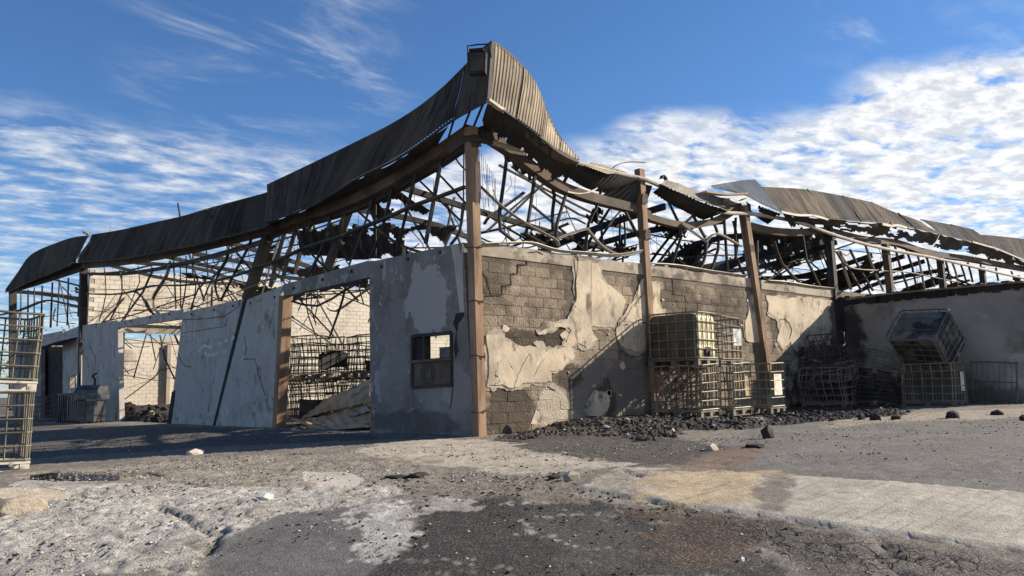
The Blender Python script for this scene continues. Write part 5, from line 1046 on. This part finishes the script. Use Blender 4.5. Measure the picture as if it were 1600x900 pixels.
# crushed pile in the shaded corner
ibc('ibc_cage', 'blackened upright cage at the foot of the shaded corner between the two walls', (11.0,-1.05,.14), (0,0,R_(12)), (1.15,1.1,.95), 'cage_dark', None, 'palletd', warp=.09, seed=9)
ibc('ibc_cage', 'blackened cage lying tilted on top of the pile in the shaded corner', (11.55,-1.0,1.0), (R_(-8),R_(-24),R_(8)), (1.15,1.1,.8), 'cage_black', None, 'palletd', warp=.11, seed=10)
ibc('ibc_cage', 'crumpled cage with a grey placard slumped in the middle of the corner pile', (12.25,-1.75,.75), (R_(14),R_(30),R_(20)), (1.15,1.1,.6), 'cage_dark', None, 'palletd', plate=('-y',-.35,.1,.2,.6,'plate_grey'), warp=.10, crush=.25, seed=11)
ibc('ibc_cage', 'squashed black cage half buried under the crumpled one in the corner pile', (12.2,-1.5,.12), (0,R_(6),R_(-10)), (1.2,1.2,.6), 'cage_black', None, 'palletd', warp=.12, crush=.2, seed=12)
ibc('ibc_cage', 'upright cage with a bright white placard at the front of the corner pile', (12.62,-3.05,.12), (0,0,R_(2)), (.95,1.3,.98), 'cage', None, 'palletd', plate=('-y',-.05,.26,.42,.90,'plate'), warp=.02, seed=13)
ibc('ibc_tank', 'smoke stained caged tank tipped over on top of the corner pile against the grey wing', (13.02,-3.0,1.46), (R_(7),R_(-46),R_(-14)), (1.1,1.3,1.0), 'cage_dark', 'bottle_grey', 'palletd', warp=.02, seed=14)
# burnt cages inside the near doorway
for (x, y, z, lab, sd_) in [(2.7,11.2,-.02,'black burnt cage in the back row, lower left, inside the near doorway',25),(3.9,10.3,-.02,'black burnt cage in the back row, lower right, inside the near doorway',26),(2.75,11.2,1.13,'black burnt cage in the back row, upper left, inside the near doorway',27),(3.95,10.35,1.13,'black burnt cage in the back row, upper right, inside the near doorway',28),(1.55,8.75,.05,'black burnt cage in the front row, lower left, inside the near doorway',21),(2.55,7.85,.05,'black burnt cage in the front row, lower right, inside the near doorway',22),(1.6,8.8,1.2,'black burnt cage with a dark slumped sheet, front row, inside the near doorway',23),(2.7,7.75,1.2,'black burnt cage with bent bars, front row upper right, inside the near doorway',24)]:
    o = ibc('ibc_cage', lab, (x,y,z), (0,random.uniform(-.05,.05),random.uniform(-.2,.2)), (1.15,1.1,1.0), 'cage_black', None, 'palletd', warp=.05, seed=sd_, group='burnt cages inside the doorway')
    if sd_ == 23:
        mb = MB().prism(jag([(-.45,.25),(.6,.2),(.62,.68),(.1,.72),(-.42,.66)], .08, .08), 'y', -.60, -.585); part(mb, 'slumped_sheet', 'char', o)
    if sd_ in (22,24,26):
        mb = MB().prism(jag([(-.5,.2),(.4,.2),(.45,.5),(.0,.62),(-.5,.45)], .10, .08), 'y', -.60, -.585); part(mb, 'slumped_sheet', 'char', o)
    if sd_ == 21:
        mb = MB().prism(jag([(-.7,.1),(.3,.12),(.28,.6),(-.66,.62)], .03, .1), 'y', -.62, -.6); part(mb, 'slumped_sheet', 'galv', o)
# crowd barrier leaning on the grey wing
cb = thing('crowd_barrier', 'smoked steel crowd barrier leaning on the grey wing beside the cage pile', 'barrier', (13.76,-4.06,.2), (0,R_(4),R_(-90)))
fr = [(-.5,0,.02),(-.52,0,.95),(-.46,0,1.04),(.46,0,1.04),(.52,0,.97),(.52,0,.02)]
part(MB().sweep(smooth(fr,3), circ(.021,7)), 'frame', 'cage_dark', cb)
for z in (.10,.55): part(MB().sweep([(-.5,0,z),(.5,0,z)], circ(.014,6)), 'rail', 'cage_dark', cb)
for i in range(7): part(MB().sweep([(-.4+.133*i,0,.10),(-.4+.133*i,0,1.02)], circ(.009,5)), 'bar', 'cage_dark', cb)
for s in (-1,1): part(MB().sweep([(s*.45,-.22,.012),(s*.45,0,.06),(s*.45,.06,.012)], circ(.018,6)), 'foot', 'cage_dark', cb)

# ------------------------------------------------------------------ burnt things in front of the far panels
p0 = [(-0.900,20.698,-0.106)][0]; bz = p0[2]
cab = thing('metal_cabinet', 'burnt steel cabinet with a hinged hood in front of the far stucco panel', 'cabinet', (p0[0],p0[1],bz), (0,0,R_(-52)))
b = MB(); b.box((-.34,-.3,.06),(.34,.3,.80)); part(b, 'body', 'galv', cab)
for x in (-.17,.17): part(MB().box((x-.155,-.318,.10),(x+.155,-.302,.76)), 'door', 'galv', cab)
b = MB(); b.prism([(-.36,.84),(.36,.84),(.36,1.02),(-.36,1.02)], 'x', -.48, .48); part(b, 'grill_box', 'galv', cab)
ho = MB(); ho.prism([(-.35,1.03)]+[(-.35*math.cos(a), 1.06+.30*math.sin(a)) for a in np.linspace(0,math.pi,9)]+[(.35,1.03)], 'x', -.46, .46); part(ho, 'hood', 'galv', cab)
for x in (-.3,.3):
    for y in (-.26,.26): part(MB().box((x-.03,y-.03,0),(x+.03,y+.03,.058)), 'leg', 'char', cab)
part(MB().sweep(smooth([(0,.1,1.30),(.02,.1,1.55),(-.08,.1,1.68),(.1,.08,1.78)],5), circ(.035,6)), 'bent_pipe', 'char', cab)
p1_ = [(-1.000,22.926,-0.119)][0]
rk = thing('ribbed_rack', 'smoked ribbed metal rack standing left of the burnt cabinet', 'rack', p1_, (0,0,R_(-50)))
part(MB().box((-.46,-.24,1.02),(.46,.24,1.10)), 'top', 'galv', rk); part(MB().box((-.44,-.22,.02),(.44,.22,.07)), 'base', 'char', rk)
for i in range(11): part(MB().sweep([(-.40+.08*i,-.2,.07),(-.40+.08*i,-.2,1.02)], rect(.03,.04)), 'rib', 'galv', rk)
for s in (-1,1): part(MB().box((s*.42-.02,-.19,.071),(s*.42+.02,.2,1.019)), 'side', 'char', rk)
p2_ = [(-1.000,26.291,-0.283)][0]
ibc('ibc_cage', 'dark empty cage in the shade left of the ribbed rack', (p2_[0],p2_[1],p2_[2]), (0,0,R_(10)), (1.2,1.0,1.0), 'cage_dark', None, 'palletd', warp=.05, seed=30)
# fallen sheets just inside the near doorway
def fsheet(q, lab, m, sd_, sag=.0):
    o = solid(corr_sheet(*q, 30, 8, .5, .015, sag, 0, sd_).build('fallen_sheet', MAT[m]), .012); return tag(o, lab, 'roof sheet', 'scorched sheets fallen in the near doorway')
fsheet([(1.600,10.217,0.175),(1.200,5.496,1.101),(0.500,4.383,0.601),(0.700,7.995,0.156)], 'long scorched brown sheet sloping up to the right inside the near doorway', 'brownsheet', 1, -.05)
fsheet([(0.600,7.804,0.147),(0.700,4.647,0.423),(0.300,4.013,0.109),(0.250,6.177,0.022)], 'pale scorched sheet lying flat behind the doorway threshold', 'brownsheet', 2)
fsheet([(1.000,7.544,0.264),(0.900,5.525,0.591),(0.500,4.330,0.432),(0.500,5.430,0.203)], 'curled dusty sheet lying on the other fallen sheets', 'ashsteel', 3)
b = MB(); q = [(0.220,7.476,0.184),(0.220,5.760,-0.026),(0.220,5.554,0.008),(0.220,3.989,0.113)]
tag(MB().sweep([q[0], q[1]], rect(.12,.05)).build('fallen_plank', MAT['brownsheet']), 'narrow plank running into the near doorway from the left jamb', 'plank')
tag(MB().sweep([q[2], q[3]], rect(.14,.09)).build('fallen_plank', MAT['brownsheet']), 'thick board lying along the threshold of the near doorway', 'plank')

# ------------------------------------------------------------------ stones, rubble, debris
def rock_mesh(seed, n=0):
    rr = random.Random(seed); import bmesh
    bm = bmesh.new(); bmesh.ops.create_icosphere(bm, subdivisions=1, radius=1)
    pl = [(Vector((rr.gauss(0,1),rr.gauss(0,1),rr.gauss(0,1))).normalized(), rr.uniform(.45,.85)) for _ in range(7)]
    for v in bm.verts:
        for nn, dd in pl:
            k = v.co.dot(nn)
            if k > dd: v.co -= nn*(k-dd)
        v.co *= rr.uniform(.92,1.08)
    me = bpy.data.meshes.new('stone'); bm.to_mesh(me); bm.free(); return me
RK = [rock_mesh(s) for s in range(8)]; RKD = [m_.copy() for m_ in RK]
for m_ in RK: m_.materials.append(MAT['stone'])
for m_ in RKD: m_.materials.append(MAT['stoned'])
# rubble pile at the foot of the right wall
def pile(name, label, poly, hfun, mname, n, seed, srange=(.03,.11), light=.25, step=.05, cat='rubble pile'):
    t = thing(name, label, cat)
    xs_ = [p[0] for p in poly]; ys_ = [p[1] for p in poly]
    gx = np.arange(min(xs_)-.3, max(xs_)+.3, step); gy = np.arange(min(ys_)-.3, max(ys_)+.3, step)
    X, Y = np.meshgrid(gx, gy, indexing='ij'); d = polydist(X, Y, poly)+(fbm(X*2,Y*2,4)-.5)*.6
    H = ss_np(d, -.05, .55)*hfun(X, Y)+(fbm(X*5+seed, Y*5, 4, .65)-.47)*.12*ss_np(d,-.1,.2)+(RNG.random(X.shape)-.5)*.04*ss_np(d,-.1,.2)-.05*ss_np(-d,0,.25)
    Z = gz_np(X, Y)+H
    nx, ny = X.shape; idx = np.arange(nx*ny).reshape(nx, ny); mb = MB(); mb.v = [tuple(p) for p in np.stack([X,Y,Z],-1).reshape(-1,3).tolist()]
    keep = d[:-1,:-1] > -.3
    mb.f = [tuple(q) for q in np.stack([idx[:-1,:-1], idx[1:,:-1], idx[1:,1:], idx[:-1,1:]], -1)[keep].tolist()]
    o = part(mb, 'loose_ash', mname, t); o['kind'] = 'stuff'
    rr = random.Random(seed); k = 0; tries = 0
    while k < n and tries < n*40:
        tries += 1; i, j = rr.randrange(nx), rr.randrange(ny)
        if d[i,j] < -.02 or float(fbm(np.array(X[i,j]*1.6+seed), np.array(Y[i,j]*1.6), 4, .6)) < rr.uniform(.36,.55): continue
        s = rr.uniform(*srange)*(1.7 if rr.random() < .08 else 1)
        o = link('stone', rr.choice(RK if rr.random() < light else RKD), None, t)
        o.location = (X[i,j], Y[i,j], Z[i,j]+s*.15); o.scale = (s*rr.uniform(.8,1.5), s*rr.uniform(.7,1.2), s*rr.uniform(.4,.9)); o.rotation_euler = (rr.uniform(-.6,.6), rr.uniform(-.6,.6), rr.uniform(0,6.3)); k += 1
    for q in range(n//12):                                        # burnt sticks, strips of sheet and slabs lying in the heap
        i, j = rr.randrange(nx), rr.randrange(ny)
        if d[i,j] < .1: continue
        c = Vector((X[i,j], Y[i,j], Z[i,j]+.03)); a = rr.uniform(0,3.14); l = rr.uniform(.12,.42); dv = Vector((math.cos(a), math.sin(a), rr.uniform(-.2,.35)))*l
        kind = rr.random()
        if kind < .5: part(MB().sweep([c-dv, c+Vector((0,0,rr.uniform(0,.03))), c+dv], rect(rr.uniform(.02,.05), .025)), 'charred_stick', 'char', t)
        elif kind < .8: part(MB().sweep(smooth([c-dv, c-dv*.3+Vector((0,0,.05)), c+dv*.4, c+dv+Vector((0,0,.06))],3), rect(rr.uniform(.06,.12), .006), twist=rr.uniform(-1.5,1.5)), 'sheet_strip', rr.choice(('steel','brownsheet','charsheet')), t)
        else:
            o = link('plaster_slab', rr.choice(RK), None, t); o.location = c; o.scale = (rr.uniform(.07,.14), rr.uniform(.06,.10), .02); o.rotation_euler = (rr.uniform(-.5,.5), rr.uniform(-.5,.5), a)
    return t
pile('rubble_pile', 'long black rubble pile along the foot of the right hand wall', [(-0.09,-0.48),(0.96,0.16),(2.37,0.55),(3.94,1.33),(6.43,2.35)]+[(4.5,-.15),(8.4,-.15)]+[(4.48,-3.32),(3.72,-3.31),(2.65,-3.23),(2.71,-2.51),(1.23,-3.47),(0.38,-3.39),(0.76,-2.41),(0.75,-1.71),(0.30,-1.39),(-0.47,-1.44)],
     lambda X, Y: .01+.15*np.exp(-((X-2.7)/1.0)**2)*np.clip(1+Y*.45,0,1)+.08*np.exp(-((X-4.0)/1.2)**2), 'stoned', 230, 3, (.016,.07), light=.25)
pile('rubble_pile', 'thin dark debris heap in the shaded corner beneath the crushed cages', [(8.3,-.2),(13.8,-.2),(13.8,-1.6)]+[(8.25,-4.17),(6.29,-3.86),(5.35,-3.56),(4.51,-3.43)], lambda X, Y: .03+0*X, 'char', 110, 5, (.018,.07), light=.08)
pile('rubble_pile', 'black burnt heap blocking the far doorway of the left facade', [(.2,15.5),(2.8,17.2),(3.6,23.5),(.9,25.2),(.15,20.5)], lambda X, Y: .10+.38*ss_np(Y,18,22), 'char', 80, 6, (.06,.2), .12, .1)
pile('rubble_pile', 'low scorched debris heap inside the near doorway', [(.4,3.4),(5.5,4),(9,10),(5,10.5),(.4,8.2)], lambda X, Y: .08+.15*ss_np(X,1,4), 'char', 70, 7, (.05,.16), .2, .1)
# pale broken plaster pieces at the corner and single stones that can be picked out
def rock(name, label, px, size, m, seed, cat='stone', flat=.6, rz=0.0, group=None, lift=.3):
    me = (RK if m == 'stone' else RKD)[seed%8]; o = link(name, me, None); o.location = (px[0],px[1],gz(*px)+size*flat*lift)
    if m not in ('stone','stoned'):
        o.data = me.copy(); o.data.materials.clear(); o.data.materials.append(MAT[m])
    o.scale = (size,size*.75,size*flat); o.rotation_euler = (0,0,rz); return tag(o, label, cat, group)
S = [(-3.31,-5.49),(-3.34,-5.28),(-0.23,-5.09),(1.79,-4.72),(0.31,-5.39),(6.34,-4.04),(6.97,-3.87),(6.41,-4.28),(6.63,-5.06),(7.35,-5.35),(-4.60,-8.28),(-4.33,-8.26),(-5.81,-3.78),(-4.04,-3.85),(-4.20,-3.67),(-7.62,-2.35),(-7.61,-1.64),(-4.32,1.94),(-3.34,-8.00),(-3.42,-7.43),(-2.63,-7.19),(6.70,-4.55),(8.59,-5.75),(1.20,0.52),(0.61,0.16),(3.66,2.49),(-3.16,-6.77),(-3.27,-6.72),(6.88,-6.67)]
rock('stone', 'largest grey stone lying alone on the dusty concrete before the building corner', S[0], .13, 'stone', 1, flat=.6)
rock('stone', 'flat dark stone just left of the largest grey stone', S[1], .11, 'stoned', 2, flat=.35)
rock('stone', 'pale stone at the edge of the dark wet streak right of centre', S[2], .13, 'stone', 3, flat=.6)
rock('charred_block', 'black charred block beside the cage stack', S[3], .16, 'char', 4, 'block', .95)
rock('charred_scrap', 'dark flat scrap on the asphalt in front of the cage stack', S[4], .19, 'char', 5, 'scrap', .3, .3)
for k, (i, s_, lab) in enumerate([(5,.12,'first black lump from the left in the row on the asphalt by the shaded corner'),(6,.10,'second and smallest black lump in the row on the asphalt by the corner'),(7,.13,'third round black lump in the row on the asphalt by the corner'),(21,.16,'wide low black lump in the row on the asphalt by the corner'),(9,.19,'largest black lump, alone to the right of the row on the asphalt'),(22,.16,'flat black lump on the asphalt under the crowd barrier'),(28,.10,'small black lump at the far right edge of the yard')]):
    rock('charred_lump', lab, S[i], s_, 'char', k+1, 'lump', .85 if i not in (21,22) else .5, k, 'black lumps lying on the asphalt')
rock('plastic_scrap', 'bluish white rounded scrap on the brown stained asphalt in the foreground', S[10], .035, 'white', 6, 'scrap', .8)
rock('stone', 'small pale stone near the bluish scrap in the foreground', S[11], .04, 'stone', 7)
rock('crumpled_paper', 'crumpled white scrap on the ashy ground at left', S[12], .13, 'white', 2, 'scrap', .35, .4)
rock('charred_board', 'black flat board piece on the ashy ground before the stucco panel', S[13], .17, 'char', 3, 'board', .3, .2)
rock('charred_board', 'thin black strip left of the flat board piece', S[14], .20, 'char', 5, 'board', .16, .1)
def boulder(name, label, px, size, flat, m, seed, cat):
    import bmesh
    bm = bmesh.new(); bmesh.ops.create_icosphere(bm, subdivisions=4, radius=1); rr = random.Random(seed)
    pl = [(Vector((rr.gauss(0,1),rr.gauss(0,1),rr.gauss(0,.7))).normalized(), rr.uniform(.5,.9)) for _ in range(9)]
    for v in bm.verts:
        n0 = v.co.copy()
        for nn, dd in pl:
            k = v.co.dot(nn)
            if k > dd: v.co -= nn*(k-dd)*.9
        v.co += n0*(.16*(float(fbm(np.array(n0.x*2+seed+n0.z), np.array(n0.y*2+n0.z*1.7), 5, .6))-.5))
    me = bpy.data.meshes.new(name); bm.to_mesh(me); bm.free()
    o = link(name, me, MAT[m]); o.location = (px[0],px[1],gz(*px)+.02); o.scale = (size,size*.7,size*flat); o.rotation_euler = (0,0,rr.uniform(0,3)); return tag(o, label, cat)
boulder('boulder', 'tan boulder half sunk at the left edge of the foreground', S[15], .26, .55, 'dirt', 3, 'boulder')
boulder('dirt_mound', 'sandy mound of dirt behind the tan boulder at the left edge', S[16], .6, .22, 'dirt', 6, 'mound')
rock('brick_piece', 'pale broken brick on the shadow edge at left', S[17], .16, 'stone', 4, 'brick', .5)
rock('charred_scrap', 'small dark scrap on the pale concrete strip', S[18], .06, 'char', 2, 'scrap', .4)
rock('stone', 'whitish stone on the orange stained concrete', S[19], .06, 'stone', 5)
rock('plaster_piece', 'largest pale plaster slab at the foot of the corner column', S[23], .22, 'plaster', 4, 'plaster piece', .4, .3)
rock('plaster_piece', 'smaller pale plaster slab beside the corner column', S[24], .15, 'plaster', 6, 'plaster piece', .5, .9)
tri = [(1.047,-0.250,0.184),(1.344,-0.250,0.147),(1.284,-0.250,0.364),(1.187,-0.250,0.438)]
mb = MB().prism([(p[0],p[2]) for p in tri], 'y', -.28, -.24); tag(mb.build('plaster_piece', MAT['plaster']), 'triangular pale plaster piece leaning on the lit blockwork', 'plaster piece')
# scattered chips: nobody could count them
def chips(name, label, mname, n, zones, smin, smax, seed, cat, flat=.45):
    rng = np.random.default_rng(seed); P = []
    for poly, share in zones:
        xs_ = [p[0] for p in poly]; ys_ = [p[1] for p in poly]; k = int(n*share); pts = np.empty((0,2))
        while len(pts) < k:
            q = rng.uniform((min(xs_),min(ys_)), (max(xs_),max(ys_)), (k*3,2)); d = polydist(q[:,0], q[:,1], poly)+(fbm(q[:,0]*1.5,q[:,1]*1.5,4)-.5)*1.2
            dens = fbm(q[:,0]*2.2+seed, q[:,1]*2.2, 4, .6)
            pts = np.concatenate([pts, q[(d > 0) & (dens > rng.uniform(.3,.62,len(q)))]])
        P.append(pts[:k])
    P = np.concatenate(P); N = len(P); s = smin*(smax/smin)**(rng.random(N)**2.6)
    base = np.array([(1,0,0),(0,1,0),(-1,0,0),(0,-1,0),(.2,.1,1),(-.1,-.2,-1)],float); F = np.array([(0,1,4),(1,2,4),(2,3,4),(3,0,4),(1,0,5),(2,1,5),(3,2,5),(0,3,5)])
    V = base[None]*rng.uniform(.55,1.3,(N,6,1)); V[:,:,2] *= flat; V[:,:,0] *= rng.uniform(.8,1.6,(N,1))
    a = rng.uniform(0,6.28,N); ca, sa = np.cos(a)[:,None], np.sin(a)[:,None]
    Vx = (V[:,:,0]*ca-V[:,:,1]*sa)*s[:,None]+P[:,0:1]; Vy = (V[:,:,0]*sa+V[:,:,1]*ca)*s[:,None]+P[:,1:2]; Vz = V[:,:,2]*s[:,None]+(gz_np(P[:,0],P[:,1])+s*flat*.25)[:,None]
    co_ = np.stack([Vx,Vy,Vz],-1).reshape(-1,3); Fa = (F[None]+6*np.arange(N)[:,None,None]).reshape(-1,3)
    me = bpy.data.meshes.new(name); me.vertices.add(len(co_)); me.vertices.foreach_set('co', co_.astype(np.float32).ravel()); me.loops.add(Fa.size); me.loops.foreach_set('vertex_index', Fa.astype(np.int32).ravel())
    me.polygons.add(len(Fa)); me.polygons.foreach_set('loop_start', np.arange(0,Fa.size,3,dtype=np.int32)); me.polygons.foreach_set('loop_total', np.full(len(Fa),3,dtype=np.int32)); me.update(calc_edges=True)
    o = link(name, me, MAT[mname]); o['kind'] = 'stuff'; return tag(o, label, cat)
ASH = [(-7.82,0.36),(-6.78,0.86),(-4.53,1.51),(-2.93,0.00),(-0.93,-0.33),(-1.76,-4.08),(-3.32,-5.82),(-4.89,-5.47),(-5.25,-5.40),(-6.91,-5.18),(-7.25,-6.03),(-8.47,-4.64)]
CEN = [(-4.09,-3.21),(-2.73,-5.56),(-3.71,-6.98),(-3.75,-8.19),(-4.74,-8.81),(-6.57,-6.72)]
RGT = [(0.63,-3.91),(10.71,-6.08),(-3.65,-9.79),(-4.63,-8.49)]
SHD = [(-2.25,28.92),(0.19,2.40),(-1.96,-0.68),(-4.39,1.88),(-6.68,3.90)]
WALLF = [(-0.99,-1.33),(-0.22,-2.06),(0.02,-3.68),(3.38,-4.25),(7.37,-4.53),(5.24,-5.60),(1.33,-5.39),(-1.21,-4.68),(-1.59,-2.39)]
chips('ash_chips', 'pale ash and mortar chips strewn over the yard', 'chip', 8000, [(ASH,.66),(CEN,.07),(RGT,.13),(SHD,.08),(WALLF,.16)], .003, .022, 1, 'chips')
chips('charcoal_chips', 'black charcoal crumbs strewn over the yard', 'char', 9500, [(ASH,.46),(CEN,.16),(RGT,.16),(SHD,.10),(WALLF,.12)], .003, .024, 2, 'crumbs')
# dark puddle by the tower
pl_ = [(p[0]+(p[0]-sum(q[0] for q in PUD)/8)*.12, p[1]+(p[1]-sum(q[1] for q in PUD)/8)*.12) for p in PUD]; zz = PUDZ-.012
mw, tw_, bw_ = new_mat('puddle_water'); bw_.inputs['Base Color'].default_value = (.02,.018,.016,1); bw_.inputs['Roughness'].default_value = .06
o = MB().prism([(p[0],p[1]) for p in pl_], 'z', zz-.03, zz).build('puddle', mw); o['kind'] = 'structure'
# tree far behind the left end
tr = thing('tree', 'dry green tree seen through the frame at the left end of the building', 'tree', (2.8,46,-.2))
part(MB().sweep(smooth([(0,0,0),(.1,0,1.5),(.0,.1,3),(.2,0,4.6)],4), circ(.16,7)), 'trunk', 'bark', tr)
lf = MB(); lr = random.Random(8)
for k in range(26):
    c = Vector((lr.gauss(0,1.8), lr.gauss(0,1.2), 3.6+lr.gauss(0,.8)))
    for q in range(70):
        p = c+Vector((lr.gauss(0,.38), lr.gauss(0,.38), lr.gauss(0,.3))); a = Vector((lr.uniform(-1,1),lr.uniform(-1,1),lr.uniform(-1,1))).normalized()*.13; b2 = a.orthogonal().normalized()*.06
        lf.add([p-a, p+b2, p+a, p-b2], [(0,1,2,3)])
o = part(lf, 'crown', 'leaf', tr); o['kind'] = 'stuff'
# thin smoke still rising behind the third column
ms = bpy.data.materials.new('thin_smoke'); ms.use_nodes = True; ms.node_tree.nodes.clear(); ts = NT(ms.node_tree)
pv = ts.n('ShaderNodeVolumePrincipled'); so_ = ts.n('ShaderNodeOutputMaterial'); ts.link(pv.outputs[0], so_.inputs['Volume']); pv.inputs['Color'].default_value = (.85,.87,.9,1)
vv = ts.n('ShaderNodeTexCoord').outputs['Object']; ln = ts.n('ShaderNodeVectorMath', _operation='LENGTH'); ts.link(vv, ln.inputs[0])
ts.link(ts.math('MULTIPLY', ts.math('MULTIPLY', ts.ss(ln.outputs['Value'], 1.0, .2), ts.ss(ts.noise(vv, 2.2, 4, .6), .36, .70)), .30), pv.inputs['Density'])
import bmesh as _b
bm = _b.new(); _b.ops.create_uvsphere(bm, u_segments=24, v_segments=12, radius=1); me = bpy.data.meshes.new('smoke'); bm.to_mesh(me); bm.free()
o = link('smoke', me, ms); o.location = (12.2,2.2,4.2); o.scale = (1.7,1.3,1.3); o['kind'] = 'stuff'; tag(o, 'thin pale smoke rising inside behind the leaning third column', 'smoke')
